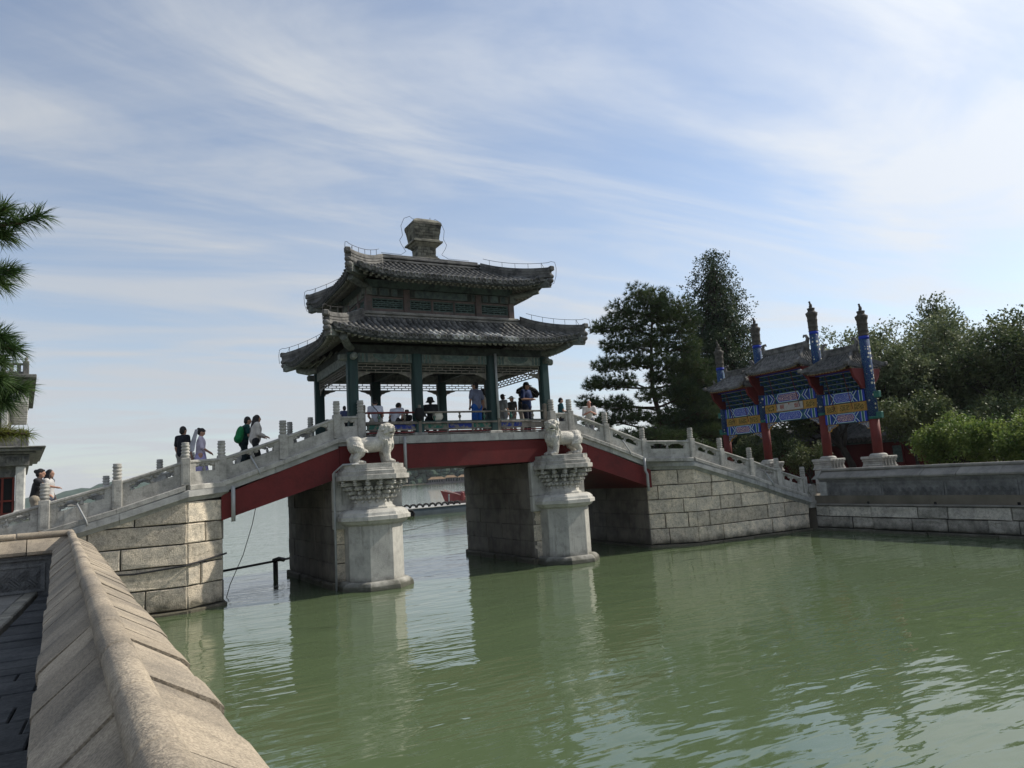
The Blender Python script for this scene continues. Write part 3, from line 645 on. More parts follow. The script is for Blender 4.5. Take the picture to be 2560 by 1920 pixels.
def hips(roof, part, w, hgt, vend=1., name='hip_ridge'):
    for k in range(4):
        for sgn in (1,):
            path = [roof.pt(k, roof.half(k, v) * .999, v, -.02) for v in [-.035 + (vend + .035) * i / 12 for i in range(13)]]
            lay = [(w * 1.0, 0, .30), (w * .75, .30, .42), (w * 1.0, .42, .56), (w * .75, .56, .68), (w * 1.05, .68, .86), (w * .8, .86, 1.0)]
            o = None
            for a, z0, z1 in lay:
                mb = MB(); pp = [p.copy() for p in path]
                pp[0] = pp[0] + (pp[0] - pp[1]).normalized() * .07
                mb.sweep(pp, [(-a, z0 * hgt - .02), (-a, z1 * hgt), (a, z1 * hgt), (a, z0 * hgt - .02)])
                if o is None: o = mb.build(name, M_TILEW, part)
                else: mb.build('ridge_course', M_TILEW, o)
            dd = (path[0] - path[1]).normalized()
            if hgt > .3:   # corner beam and the blunt tile ends under the tip
                cbm = MB().sweep([p - Vector((0, 0, .02)) for p in [path[0] + dd * .02] + path[2:7]], [(-.10, -.34), (-.10, -.06), (.10, -.06), (.10, -.34)]).build('corner_rafter', M_PAINTED, part)
                for q, zz2, rr2 in ((.06, .02, .12), (.03, -.13, .13), (-.04, -.27, .12)):
                    pe = path[0] + dd * q + Vector((0, 0, zz2)); MB().ell(pe, (rr2, rr2, rr2 * .8), 10, 6).build('corner_tile', M_TILEW, o, True)
            e = path[0] + Vector((0, 0, hgt)) + dd * .10   # carved end piece
            MB().cbox(e.x - .09, e.x + .09, e.y - .09, e.y + .09, e.z - .12, e.z + .05, .03).build('ridge_end', M_TILEW, o)
def rafters(roof, part, sp, vlen, dz, size, name, inset=0., m=None):
    mb = MB()
    for k in range(4):
        h = roof.half(k, 0); n = int((h - .06) / sp)
        for j in range(-n, n + 1):
            u = j * sp; vm = roof.vmax(k, u)
            if vm < inset + .04: continue
            a = roof.pt(k, u, inset, dz); c = roof.pt(k, u * (1 if abs(u) < h * .6 else .93), min(inset + vlen, vm), dz); t = (c - a).normalized(); s = t.cross(Vector((0, 0, 1))).normalized() * size; v = s.cross(t).normalized() * size
            mb.add([a - s - v, a + s - v, a + s + v, a - s + v, c - s - v, c + s - v, c + s + v, c - s + v], [(0, 1, 2, 3), (4, 7, 6, 5), (0, 4, 5, 1), (1, 5, 6, 2), (2, 6, 7, 3), (3, 7, 4, 0)])
    return stuff(mb.build(name, m or M_RAFT, part))
R1 = Roof(4.32, 2.92, 3.32, 1.72, 7.43, 8.30, .27, .07, .30)
lower = R1.base(pav, 'lower_roof', m=M_TILED)
tiles(R1, lower, .2, .070, .34, {0: lambda i: True})
hips(R1, lower, .11, .34)
rafters(R1, lower, .2, .55, -.17, .034, 'flying_rafters', .02); rafters(R1, lower, .2, .62, -.26, .036, 'eave_rafters', .20)
E2 = lambda roof, v, dz, k: [roof.pt(k, roof.half(k, v) * (-1 + i / 10), v, dz) for i in range(21)]
for R_, part in ((R1, lower),):
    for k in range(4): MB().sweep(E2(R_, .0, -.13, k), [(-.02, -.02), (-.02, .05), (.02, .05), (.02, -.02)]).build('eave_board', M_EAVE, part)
# horizontal ridge round the foot of the upper storey
for z0, z1, a in ((8.20, 8.30, 1.77), (8.30, 8.34, 1.70), (8.34, 8.40, 1.75), (8.40, 8.44, 1.69), (8.44, 8.50, 1.76), (8.50, 8.56, 1.66)):
    bx_ = a + 1.22; MB().cbox(PX - bx_, PX + bx_, -a, a, z0, z1, .012).build('ridge_course', M_RIDGEL, lower)
# upper storey wall
UX0, UX1, UY = PX - 2.63, PX + 2.63, 1.50
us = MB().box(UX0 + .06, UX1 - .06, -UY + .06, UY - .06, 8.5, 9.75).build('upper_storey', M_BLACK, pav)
ux = [UX0, UX0 + 1.30, UX1 - 1.30, UX1]
for y in (-UY, UY):
    for x in ux: MB().cbox(x - .11, x + .11, y - .11, y + .11, 8.5, 9.36, .015).build('upper_post', M_PLUM, us)
for x in (UX0, UX1):
    for y in (-.6, .6): MB().cbox(x - .09, x + .09, y - .09, y + .09, 8.5, 9.36, .015).build('upper_post', M_PLUM, us)
def panel_bay(p0, p1, s):
    beam(p0, p1, 8.50, 8.68, .05, 'sill_board', M_PLUM); beam(p0, p1, 9.02, 9.08, .055, 'head_board', M_PLUM)
    lattice(p0, p1, 8.68, 9.02, 4, 'window_lattice', M_LATTD, .04, .018, step=.24)
for y in (-UY, UY):
    for i in range(3):
        a, c = ux[i] + .11, ux[i + 1] - .11
        if i == 1:
            q = (c - a) / 3
            for j in range(3): panel_bay((a + q * j + .02, y), (a + q * (j + 1) - .02, y), 1)
            for j in (1, 2): MB().cbox(a + q * j - .04, a + q * j + .04, y - .06, y + .06, 8.5, 9.08, .01).build('mullion', M_PLUM, us)
        else: panel_bay((a, y), (c, y), 1)
for x in (UX0, UX1):
    for a, c in ((-UY + .11, -.69), (-.51, .51), (.69, UY - .11)): panel_bay((x, a), (x, c), 1)
for y in (-UY, UY):
    beam((UX0, y), (UX1, y), 9.10, 9.36, .085, 'frieze_beam', M_PAINTED, .2); beam((UX0, y), (UX1, y), 9.39, 9.64, .07, 'frieze_board', M_PAINTED2, .1)
    sg = -1 if y < 0 else 1; k = 0; x = UX0 + .1
    for wd in (.16, .07, .28, .07, .16, .3, .07, .16, 1.9, .16, .07, .3, .16, .07, .28, .07, .16):   # painted blocks of the frieze
        if x + wd < UX1: MB().box(x, x + wd, min(y, y + sg * .095), max(y, y + sg * .095), 9.115, 9.345).build('painted_field', (M_PAINTED2, M_EAVE)[k % 2], us)
        x += wd + .03; k += 1
for x in (UX0, UX1): beam((x, -UY), (x, UY), 9.10, 9.36, .085, 'frieze_beam', M_PAINTED, .2); beam((x, -UY), (x, UY), 9.39, 9.64, .07, 'frieze_board', M_PAINTED2, .1)
for sx, x in ((-1, UX0), (1, UX1)):
    for sy, y in ((-1, -UY), (1, UY)):
        d = Vector((sx, sy, 0)).normalized()
        MB().tube([Vector((x, y, 9.40)), Vector((x, y, 9.38)) + d * .55, Vector((x, y, 9.46)) + d * 1.1], .11, 8).build('corner_beam', M_PAINTED, us)
for sx, x in ((-1, CX[0]), (1, CX[3])):
    for sy, y in ((-1, -CY), (1, CY)):
        d = Vector((sx * .6, sy * 1.2, 0)).normalized()
        MB().tube([Vector((x, y, 7.18)), Vector((x, y, 7.20)) + d * .6, Vector((x, y, 7.34)) + d * 1.15], .12, 8).build('corner_beam', M_PAINTED, pav)
R2 = Roof(3.46, 1.90, 2.72, .74, 9.55, 10.50, .30, .07, .30)
upper = R2.base(pav, 'upper_roof', m=M_TILED)
TILE_N[0] -= 0
tiles(R2, upper, .2, .070, .36, {0: lambda i: i < 2}, TILE_N[0] + 150)
hips(R2, upper, .11, .34, .98)
for z0, z1, a in ((10.36, 10.50, .80), (10.50, 10.55, .73), (10.55, 10.63, .79), (10.63, 10.68, .72), (10.68, 10.76, .79), (10.76, 10.86, .68)):
    bx_ = a + 1.16; MB().cbox(PX - bx_, PX + bx_, -a, a, z0, z1, .015).build('ridge_course', M_TILEW, upper)
rafters(R2, upper, .2, .40, -.17, .034, 'flying_rafters', .02); rafters(R2, upper, .2, .40, -.26, .036, 'eave_rafters', .14)
for k in range(4): MB().sweep(E2(R2, .0, -.13, k), [(-.02, -.02), (-.02, .05), (.02, .05), (.02, -.02)]).build('eave_board', M_EAVE, upper)
# brick finial
def rect(hx, hy, z0, z1, name, m, parent, b=.02, hx1=None, hy1=None):
    hx1 = hx if hx1 is None else hx1; hy1 = hy if hy1 is None else hy1
    return MB().add([(PX - hx, -hy, z0), (PX + hx, -hy, z0), (PX + hx, hy, z0), (PX - hx, hy, z0), (PX - hx1, -hy1, z1), (PX + hx1, -hy1, z1), (PX + hx1, hy1, z1), (PX - hx1, hy1, z1)], [(0, 3, 2, 1), (4, 5, 6, 7), (0, 1, 5, 4), (1, 2, 6, 5), (2, 3, 7, 6), (3, 0, 4, 7)]).build(name, m, parent)
fin = rect(.31, .27, 10.8, 11.55, 'roof_finial', M_JOINT, upper)
for hx, hy, z0, z1, hx1, hy1 in ((.50, .45, 10.84, 10.92, .50, .45), (.44, .39, 10.92, 10.99, .44, .39), (.39, .35, 10.99, 11.06, .39, .35), (.37, .33, 11.40, 11.46, .41, .36), (.44, .39, 11.46, 11.53, .50, .44), (.56, .50, 11.54, 11.60, .56, .50), (.50, .44, 11.60, 11.68, .46, .40)):
    rect(hx, hy, z0, z1, 'finial_course', M_FINIAL, fin, hx1=hx1, hy1=hy1)
rf = random.Random(3)
def brick_band(z0, z1, h0, h1, n):   # courses of bricks on a flaring box
    for i in range(n):
        za, zb = z0 + (z1 - z0) * i / n, z0 + (z1 - z0) * (i + 1) / n; ta, tb = i / n, (i + 1) / n
        a = [h0[q] + (h1[q] - h0[q]) * ta for q in (0, 1)]; c = [h0[q] + (h1[q] - h0[q]) * tb for q in (0, 1)]
        for sd_ in range(4):
            ia = sd_ % 2; nb = 4 if ia == 0 else 3; cut = [-1] + sorted(-1 + 2 * (j + 1 + (.5 if i % 2 else 0) - .25) / nb + rf.uniform(-.05, .05) for j in range(nb - 1)) + [1]
            for q0, q1 in zip(cut, cut[1:]):
                ca, cc, da, dc = (a[0], c[0], a[1], c[1]) if ia == 0 else (a[1], c[1], a[0], c[0]); g = .006; e = rf.uniform(-.006, .008)
                def F(u, d, z):
                    x, y = ((u, -d), (d, u), (-u, d), (-d, -u))[sd_]; return (PX + x, y, z)
                vs = [F(q0 * ca + g, da + e, za + g), F(q1 * ca - g, da + e, za + g), F(q1 * cc - g, dc + e, zb - g), F(q0 * cc + g, dc + e, zb - g)]
                vs += [F(q0 * ca + g, da - .05, za + g), F(q1 * ca - g, da - .05, za + g), F(q1 * cc - g, dc - .05, zb - g), F(q0 * cc + g, dc - .05, zb - g)]
                MB().add(vs, [(0, 1, 2, 3), (4, 7, 6, 5), (0, 4, 5, 1), (1, 5, 6, 2), (2, 6, 7, 3), (3, 7, 4, 0)]).build('brick', M_FINIAL, fin)
brick_band(11.06, 11.40, (.345, .305), (.345, .305), 3)
rect(.42, .36, 11.66, 12.28, 'finial_core', M_JOINT, fin, hx1=.50, hy1=.43)
brick_band(11.68, 12.20, (.45, .39), (.545, .475), 5)
rect(.555, .485, 12.20, 12.29, 'finial_course', M_FINIAL, fin, hx1=.545, hy1=.475); rect(.53, .46, 12.29, 12.38, 'finial_course', M_FINIAL, fin, hx1=.46, hy1=.40); rect(.46, .40, 12.38, 12.47, 'finial_top', M_FINIAL, fin, hx1=.30, hy1=.25)
# ---------------------------------------------------------------- walls with tiled copings, quays, walkway
def fret(mb, F, x0, x1, z0, z1, c, d0, d1):
    """diagonal key-fret relief: woven groups of slanting strips; F(along, z, out)"""
    r2 = math.sqrt(.5)
    def strip(cx, cz, ang, ln, wd):
        ca, sa = math.cos(ang), math.sin(ang); q = []
        for a, b_ in ((-ln, -wd), (ln, -wd), (ln, wd), (-ln, wd)): q.append((cx + a * ca - b_ * sa, cz + a * sa + b_ * ca))
        for cl_ in ((-1, 0, -x0), (1, 0, x1), (0, -1, -z0), (0, 1, z1)): q = clip_poly(q, *cl_) if len(q) > 2 else []
        if len(q) > 2: mb.prism(q, F, d0, d1)
    k = 0; n = int((x1 - x0) / c) + 2; m = int((z1 - z0) / c) + 2
    for i in range(-1, n):
        for j in range(-1, m):
            cx, cz = x0 + i * c + (c / 2 if j % 2 else 0), z0 + j * c * .5
            a = PI / 4 if j % 2 else -PI / 4
            for q in (-1, 0, 1):
                o = q * c * .16; strip(cx - math.sin(a) * o, cz + math.cos(a) * o, a, c * (.33 if q else .45), c * .045)
def coping_wall(root, A, B, hw, mb_mat, roll_mat, zc, ze, slab_len, roll_len, r, seed, body=.22, zb=1.2, near=None, sides=(1, -1)):
    """A to B at the ridge line; slabs on both slopes, a round ridge roll, corbel courses and a brick body with carved panels"""
    rn = random.Random(seed); A = Vector((*A, 0)); B = Vector((*B, 0)); ln = (B - A).length; u = (B - A) / ln; s = Vector((u.y, -u.x, 0))
    F = lambda t, k, z: A + u * t + s * k + Vector((0, 0, z))
    for sg in sides:
        t = 0.
        while t < ln - .01:
            l_ = min(rn.uniform(*slab_len), ln - t)
            if ln - t - l_ < .15: l_ = ln - t
            g = .007; e = rn.uniform(-.009, .009); sk = rn.uniform(-.012, .012); ew = rn.uniform(-.012, .012); t0, t1 = t + g, t + l_ - g
            hw_ = hw * (.78 if sg < 0 else 1.05) if near else hw
            pr = [(.03, zc - .055), (hw_ - .035 + ew, ze + .085), (hw_ + ew, ze + .05), (hw_ + ew - .005, ze - .005), (hw_ - .06, ze - .03), (.03, zc - .15)]
            vs = [F(t0 + (sk if k > .1 else 0), sg * k, z + e) for k, z in pr] + [F(t1 + (sk if k > .1 else 0), sg * k, z + e * .5) for k, z in pr]; n = len(pr)
            MB().add(vs, [tuple(range(n)), tuple(range(2 * n - 1, n - 1, -1))] + [(i, (i + 1) % n, (i + 1) % n + n, i + n) for i in range(n)]).build('coping_slab', mb_mat, root)
            t += l_
    t = 0.
    while t < ln - .01:
        l_ = min(rn.uniform(*roll_len), ln - t); e = rn.uniform(-.004, .004); r_ = r * rn.uniform(.97, 1.03)
        P = [F(t + .005 + (l_ - .01) * q, e, zc + e) for q in (0, .015, .04, .5, .96, .985, 1)]
        MB().tube(P, [r_ * .9, r_ * .985, r_, r_, r_ * .995, r_ * .98, r_ * .9], 16).build('ridge_roll', roll_mat, root, True)
        t += l_
    for z0, z1, k in ((ze - .06, ze - .008, (hw * .78 if near else hw) - .07), (ze - .11, ze - .062, (hw * .78 if near else hw) - .10), (zb, ze - .112, body)):
        q = [F(0, k, 0), F(ln, k, 0), F(ln, -k, 0), F(0, -k, 0)]
        MB().add([(p.x, p.y, z0) for p in q] + [(p.x, p.y, z1) for p in q], [(0, 3, 2, 1), (4, 5, 6, 7), (0, 1, 5, 4), (1, 2, 6, 5), (2, 3, 7, 6), (3, 0, 4, 7)]).build('corbel_course' if k != body else 'wall_body', M_BRICK, root)
    return F, ln, s
def relief(root, F, ln, side, k, z0, z1, plen, t0, tend, c=.28):
    t = t0
    while t < tend - .4:
        te = min(t + plen, tend); w_ = .07
        fr = MB()
        for a, b_, h0, h1 in ((t, te, z0, z0 + .05), (t, te, z1 - .05, z1), (t, t + w_, z0 + .05, z1 - .05), (te - w_, te, z0 + .05, z1 - .05)):
            fr.prism([(a, h0), (b_, h0), (b_, h1), (a, h1)], lambda x, z, d: F(x, side * d, z), k, k + .025)
        o = fr.build('panel_frame', M_BRICK, root)
        mb = MB(); fret(mb, lambda x, z, d: F(x, side * d, z), t + w_, te - w_, z0 + .05, z1 - .05, c, k - .005, k + .028)
        stuff(mb.build('fret_relief', M_BRICK, o))
        t = te + .03
lw = thing('boundary_wall', 'long sandstone-capped parapet wall with round ridge rolls in the left foreground', 'wall', (LW(-15), -15, 1.2))
F1, n1, s1 = coping_wall(lw, (LW(-27), -27), (LW(-6.62), -6.62), .37, M_COPE, M_COPE, 2.385, 2.05, (.34, .56), (.55, .80), .064, 5, near=True, body=.17)
relief(lw, F1, n1, -1, .17, 1.34, 1.86, 2.2, 8, n1 - .4)
F1b, n1b, s1b = coping_wall(lw, (LW(-6.62), -6.72), (-20, -7.3), .37, M_COPE, M_COPE, 2.385, 2.05, (.5, .9), (.6, .9), .064, 8)
relief(lw, F1b, n1b, -1, .22, 1.34, 1.86, 2.2, .4, 7)
MB().ell((LW(-6.62), -6.66, 2.385), (.07, .07, .07), 12, 8).build('corner_roll', M_COPE, lw, True)
# stone quay under it
ql = thing('quay_wall', 'stone block quay on the left bank joining the bridge abutment', 'quay', (-10.5, -8, 0))
qa = Vector((LW(-27) + .42, -27, 0)); qb = Vector((LW(-3.2) + .42, -3.2, 0)); qu = (qb - qa).normalized(); qn = Vector((qu.y, -qu.x, 0)); qln = (qb - qa).length
MB().prism([(qa.x - .05, qa.y), (qb.x - .05, qb.y), (qb.x - .6, qb.y), (qa.x - .6, qa.y)], lambda a, c, d: (a, c, d), -1, 1.0).build('quay_core', M_JOINT, ql)
courses(ql, qa, qu, qn, 0, qln, [-.3, .1, .55, .98], (1.0, 2.4), M_QUAY, .2, seed=91, bev=.03, jit=.02)
for i in range(12):
    t0, t1 = qln * i / 12, qln * (i + 1) / 12; a = qa + qu * (t0 + .005); c = qa + qu * (t1 - .005)
    MB().add([a + qn * .06 + Vector((0, 0, .985)), c + qn * .06 + Vector((0, 0, .985)), c - qn * .5 + Vector((0, 0, .985)), a - qn * .5 + Vector((0, 0, .985)), a + qn * .06 + Vector((0, 0, 1.06)), c + qn * .06 + Vector((0, 0, 1.06)), c - qn * .5 + Vector((0, 0, 1.06)), a - qn * .5 + Vector((0, 0, 1.06))], [(0, 3, 2, 1), (4, 5, 6, 7), (0, 1, 5, 4), (1, 2, 6, 5), (2, 3, 7, 6), (3, 0, 4, 7)]).build('ledge_slab', M_QUAY, ql)
# walkway paving inside the wall
M_PAVE2 = mat('light_kerb_stone', (.27, .25, .20), (.17, .16, .135), 3, .9, .4, 40, .15, fine=.15)
wk = struct(MB().box(-16, -10.25, -27, -7.2, 1.1, 1.22).build('walkway', M_JOINT))
rn = random.Random(21); y = -24.
while y < -7.25:
    h = rn.uniform(.30, .62); x = -11.42
    while x < LW(y) - .26:
        wd = rn.uniform(.5, .95); xe = min(x + wd, LW(y) - .22); z = 1.275 + rn.uniform(-.008, .008)
        if xe - x > .12: MB().cbox(x + .006, xe - .006, y + .006, min(y + h, -7.2) - .006, 1.18, z, .012).build('flagstone', M_PAVE, wk)
        x = xe
    MB().cbox(-11.66, -11.45, y + .004, y + h - .004, 1.15, 1.335 + rn.uniform(-.006, .006), .02).build('kerb_stone', M_PAVE2, wk)
    MB().cbox(-12.6, -11.68, y + .006, y + h - .006, 1.15, 1.318 + rn.uniform(-.006, .006), .012).build('flagstone', M_COPE2, wk)
    y += h
# right bank quay and wall
qr = thing('quay_wall', 'weathered two-course stone quay along the right bank below the grey wall', 'quay', (14.95, -15, 0))
MB().box(14.97, 15.6, -40, -3.2, -1, 1.0).build('quay_core', M_JOINT, qr)
courses(qr, (14.90, -3.22, 0), (0, -1, 0), (-1, 0, 0), 0, 34, [.12, .56, .985], (.9, 2.2), M_QUAY, .2, seed=33, bev=.035, jit=.02)
courses(qr, (14.80, -3.22, 0), (0, -1, 0), (-1, 0, 0), 0, 34, [-.4, .10], (1.6, 3.0), M_QUAY, .2, seed=37, bev=.04, jit=.02, name='plinth_stone')
for i in range(14): MB().cbox(14.84, 15.5, -3.3 - (i + 1) * 2.4 + .006, -3.3 - i * 2.4 - .006, .995, 1.055, .012).build('ledge_slab', M_COPE2, qr)
rw = thing('boundary_wall', 'grey brick wall with sloping stone coping and carved fret panels on the right bank', 'wall', (15.3, -15, 1.05))
F2, n2, s2 = coping_wall(rw, (15.34, -3.45), (15.34, -37), .40, M_COPE2, M_COPE2, 2.385, 2.05, (.7, 1.5), (1.0, 1.8), .062, 15, body=.25, zb=1.05)
relief(rw, F2, n2, 1, .25, 1.26, 1.86, 2.35, .35, 26, .26)
MB().cbox(15.02, 15.66, -3.78, -3.44, 1.056, 1.93, .02).build('end_pier', M_CORNICE, rw)
MB().prism([(14.94, 2.04), (15.74, 2.04), (15.42, 2.40), (15.26, 2.40)], lambda a, z, d: (a, -3.448 + d * (1 if z > 2.2 else 3.2), z), .0, .09).build('coping_end', M_COPE2, rw)
for yy in (-5.6, -8.2, -10.9): MB().cbox(14.99, 15.2, yy - .05, yy + .05, 1.06, 1.15, .01).build('weep_hole', M_BLACK, rw)

# ---------------------------------------------------------------- far shore, hills
M_FARW = mat('far_wood_foliage', (.045, .075, .045), (.022, .042, .032), .12, .95)
M_HILL = mat('hill_woods', (.055, .085, .062), (.035, .06, .048), .05, .95)
CAMX, CAMY = -9.85, -23.62
def polar(az, d, z=0): return (CAMX + d * math.cos(rad(az)), CAMY + d * math.sin(rad(az)), z)
rn = random.Random(4); mb = MB()
NA = 150; rows = [0, .35, .7, .9, 1.0, .8, 0]
for i in range(NA + 1):
    az = 46 + 76 * i / NA
    hgt = 9 + 17 * math.exp(-((az - 90) / 4.5) ** 2) + 8 * math.exp(-((az - 70) / 14) ** 2) + 1.5 * math.sin(az * 3.1) + rn.uniform(-1., 1.)
    for j, r_ in enumerate(rows): mb.v.append(polar(az, 980 + j * 22, hgt * r_ * 1.0 - 1 + (rn.uniform(-1, 1) if 0 < j < 6 else 0)))
K = len(rows)
for i in range(NA):
    for j in range(K - 1): mb.f.append((i * K + j, (i + 1) * K + j, (i + 1) * K + j + 1, i * K + j + 1)); mb.m.append(0)
struct(mb.build('hills', M_HILL, None, True))
mb = MB()
for i in range(1500):
    az = rn.uniform(48, 79); d = 470 + rn.uniform(0, 40) + 60 * math.sin(az * .21) ; r_ = rn.uniform(2.2, 4.2); z = rn.uniform(.5, 15) * rn.uniform(.6, 1)
    x, y_, _ = polar(az, d); mb.ell((x, y_, z), (r_ * rn.uniform(.8, 1.2), r_ * rn.uniform(.8, 1.2), r_ * rn.uniform(.7, 1.1)), 7, 4)
stuff(tag(mb.build('far_wood', M_FARW), 'dark wood along the far shore of the lake', 'wood'))
slab('far_shore', [polar(a, 462 + 60 * math.sin(a * .21))[:2] for a in range(40, 97, 2)] + [polar(a, 1000)[:2] for a in range(96, 39, -2)], -1, .5, M_GROUND)
M_ORANGE = mat('far_orange_roof', (.21, .135, .07), (.14, .095, .055), .5, .8)
M_FARWALL = mat('far_grey_wall', (.16, .14, .14), (.09, .08, .085), .4, .9)
for i, (az, wd, dp, h, lab) in enumerate(((68.15, 11, 6, 3.0, 'far lakeside hall with orange roof, leftmost under the bridge span'), (67.05, 7.5, 6, 3.6, 'small far boathouse with orange roof between two longer halls'), (65.75, 12, 7, 3.4, 'far lakeside hall with orange roof, nearest the right pier'))):
    x, y_, _ = polar(az, 440 + 60 * math.sin(az * .21)); t = thing('lakeside_hall', lab, 'hall', (x, y_, 0), 'orange roofed halls on the far shore')
    R_ = Matrix.Translation((x, y_, 0)) @ Matrix.Rotation(rad(az - 90), 4, 'Z')
    def bl(m, nm, mt, par=t): m.v = [tuple(R_ @ Vector(p)) for p in m.v]; return m.build(nm, mt, par)
    bl(MB().box(-wd / 2 - 2, wd / 2 + 2, -dp / 2 - 1, dp / 2 + 1, -.5, .8), 'terrace', M_FARWALL); wl_ = bl(MB().box(-wd / 2, wd / 2, -dp / 2, dp / 2, .8, h), 'wall', M_FARWALL)
    for k in range(int(wd / 1.6)): bl(MB().box(-wd / 2 + .4 + k * 1.6, -wd / 2 + 1.4 + k * 1.6, -dp / 2 - .06, -dp / 2 + .1, 1.1, h - .4), 'window', M_BLACK, wl_)
    e, q = .9, wd * .32
    bl(MB().add([(-wd / 2 - e, -dp / 2 - e, h), (wd / 2 + e, -dp / 2 - e, h), (wd / 2 + e, dp / 2 + e, h), (-wd / 2 - e, dp / 2 + e, h), (-q, 0, h + 1.7), (q, 0, h + 1.7)], [(0, 3, 2, 1), (0, 1, 5, 4), (1, 2, 5), (2, 3, 4, 5), (3, 0, 4)]), 'roof', M_ORANGE)
# ---------------------------------------------------------------- pontoon and red boat beyond the bridge, mooring pipe
M_HULL = mat('blue_grey_hull', (.085, .11, .135), (.06, .08, .10), .8, .6, wl=.3)
M_DECKW = mat('pale_pontoon_deck', (.45, .45, .43), (.3, .3, .29), 2, .8)
M_TYRE = mat('black_tyre', (.018, .018, .02), (.03, .03, .03), 4, .8)
M_BOATR = mat('red_boat_paint', (.20, .045, .045), (.14, .035, .035), 1.5, .5)
M_BOATB = mat('dull_pink_hull', (.17, .10, .10), (.12, .075, .075), 1.5, .6, wl=.5)
pt = thing('pontoon', 'long blue-grey floating pontoon edged with black tyres beyond the bridge', 'pontoon', (12, 34.5, 0))
PM = Matrix.Translation((10.0, 34.2, 0)) @ Matrix.Rotation(rad(7.5), 4, 'Z')
def pb(m, nm, mt, par=pt, sm_=False): m.v = [tuple(PM @ Vector(p)) for p in m.v]; return m.build(nm, mt, par, sm_)
pb(MB().cbox(-7, 12, 0, 3.2, -.4, .60, .05), 'hull', M_HULL); pb(MB().cbox(-7.05, 12.05, -.06, 3.25, .60, .68, .02), 'deck', M_DECKW)
for i in range(12):
    a = [(-1.2 + i * .62 + .30 * math.cos(2 * PI * k / 14), .25 + .05 * math.sin(3.0 * k), .66 + .30 * math.sin(2 * PI * k / 14)) for k in range(15)]
    pb(MB().tube(a, .085, 7), 'tyre', M_TYRE, pt, True)
pb(MB().lathe([(.13, .6), (.13, 1.25), (.145, 1.25), (.145, 1.32)], 10, (-.3, .5, 0)), 'bollard', M_METAL, pt, True); pb(MB().lathe([(.07, .6), (.07, 1.55), (.08, 1.6)], 8, (5.2, .9, 0)), 'mooring_post', M_METAL, pt, True)
rg = MB().tube([(.85 + .36 * math.cos(2 * PI * k / 20), -.04, .16 + .36 * math.sin(2 * PI * k / 20)) for k in range(21)], .06, 8); rg.tube([(.85, -.02, .16), (.85, .1, .16)], .33, 16); pb(rg, 'round_fender', M_TYRE, pt, True)
bt = thing('red_boat', 'red open boat moored beyond the pontoon, half hidden by the right pier', 'boat', (17.5, 38, 0))
BM = Matrix.Translation((15.5, 37.2, 0)) @ Matrix.Rotation(rad(14), 4, 'Z')
def hull_sec(t): # bow at t=0
    wd = .9 * min(1, t * 1.6) ** .6; zt = 1.95 - 1.0 * min(1, t * 2.2) + .25 * max(0, t - .55); return wd, zt
def loft(z0f, z1f, k0, k1, nm, m):
    mb = MB(); n = 12; xs_ = [-.3 + 6.0 * i / n for i in range(n + 1)]
    for i, x in enumerate(xs_):
        wd, zt = hull_sec(i / n); za, zb = z0f(zt), z1f(zt)
        for sgn in (-1, 1): mb.v += [(x + (.9 - za) * .45 * max(0, 1 - i / 4), sgn * wd * k0, za), (x + (.9 - zb) * .45 * max(0, 1 - i / 4), sgn * wd * k1, zb)]
    for i in range(n):
        for q in (0, 2): mb.f.append((i * 4 + q, (i + 1) * 4 + q, (i + 1) * 4 + q + 1, i * 4 + q + 1)); mb.m.append(0)
    mb.f += [(0, 2, 3, 1), (n * 4, n * 4 + 1, n * 4 + 3, n * 4 + 2)]; mb.m += [0, 0]
    for i in range(n): mb.f.append((i * 4, i * 4 + 2, (i + 1) * 4 + 2, (i + 1) * 4)); mb.m.append(0)
    mb.v = [tuple(BM @ Vector(p)) for p in mb.v]; return mb.build(nm, m, bt)
loft(lambda z: -.2, lambda z: .95, .75, .9, 'lower_hull', M_BOATB); loft(lambda z: .955, lambda z: z, .92, 1.0, 'upper_hull', M_BOATR)
for i in range(5):
    q = MB().cbox(1.1 + i * .75, 1.5 + i * .75, -.75, .75, .9, 1.75, .15); q.v = [tuple(BM @ Vector(p)) for p in q.v]; q.build('seat', M_BOATR, bt)
for sgn in (-1, 1):
    q = MB().tube([(-.35 + 6 * i / 12 , sgn * (hull_sec(i / 12)[0] + .02), hull_sec(i / 12)[1] + .02) for i in range(13)], .04, 6); q.v = [tuple(BM @ Vector(p)) for p in q.v]; q.build('gunwale', mat('pale_pink_trim', (.5, .3, .28)), bt)
mp_ = thing('mooring_pipe', 'black iron pipe on a short post in the water left of the pier', 'pipe', (-5.4, 2.9, 0))
MB().tube([(-8.6, 1.3, .40), (-5.42, 2.9, .50), (-4.4, 3.3, .55)], .04, 8).build('pipe', M_WIRE, mp_, True)
MB().tube([(-5.42, 2.9, -.6), (-5.42, 2.9, .46)], .085, 8).build('post', M_WIRE, mp_, True); MB().tube([(-5.5, 2.86, .52), (-5.3, 2.95, .56), (-5.1, 3.05, .50)], .075, 8).build('clamp', M_WIRE, mp_, True)
rp = [(-6.1, 2.0, 2.8), (-6.35, 1.6, 1.9), (-6.75, .8, 1.0), (-7.3, -.6, .3), (-7.5, -1.2, -.1)]
tag(MB().tube(rp, .012, 5).build('hanging_rope', M_WIRE, None, True), 'thin dark rope hanging from the left span down to the water', 'rope')
tag(MB().tube([(-4.2, 6, .55), (0, 9.2, .42), (5.5, 13, .75)], .014, 5).build('mooring_line', M_WIRE, None, True), 'thin mooring line stretched low over the water behind the piers', 'rope')
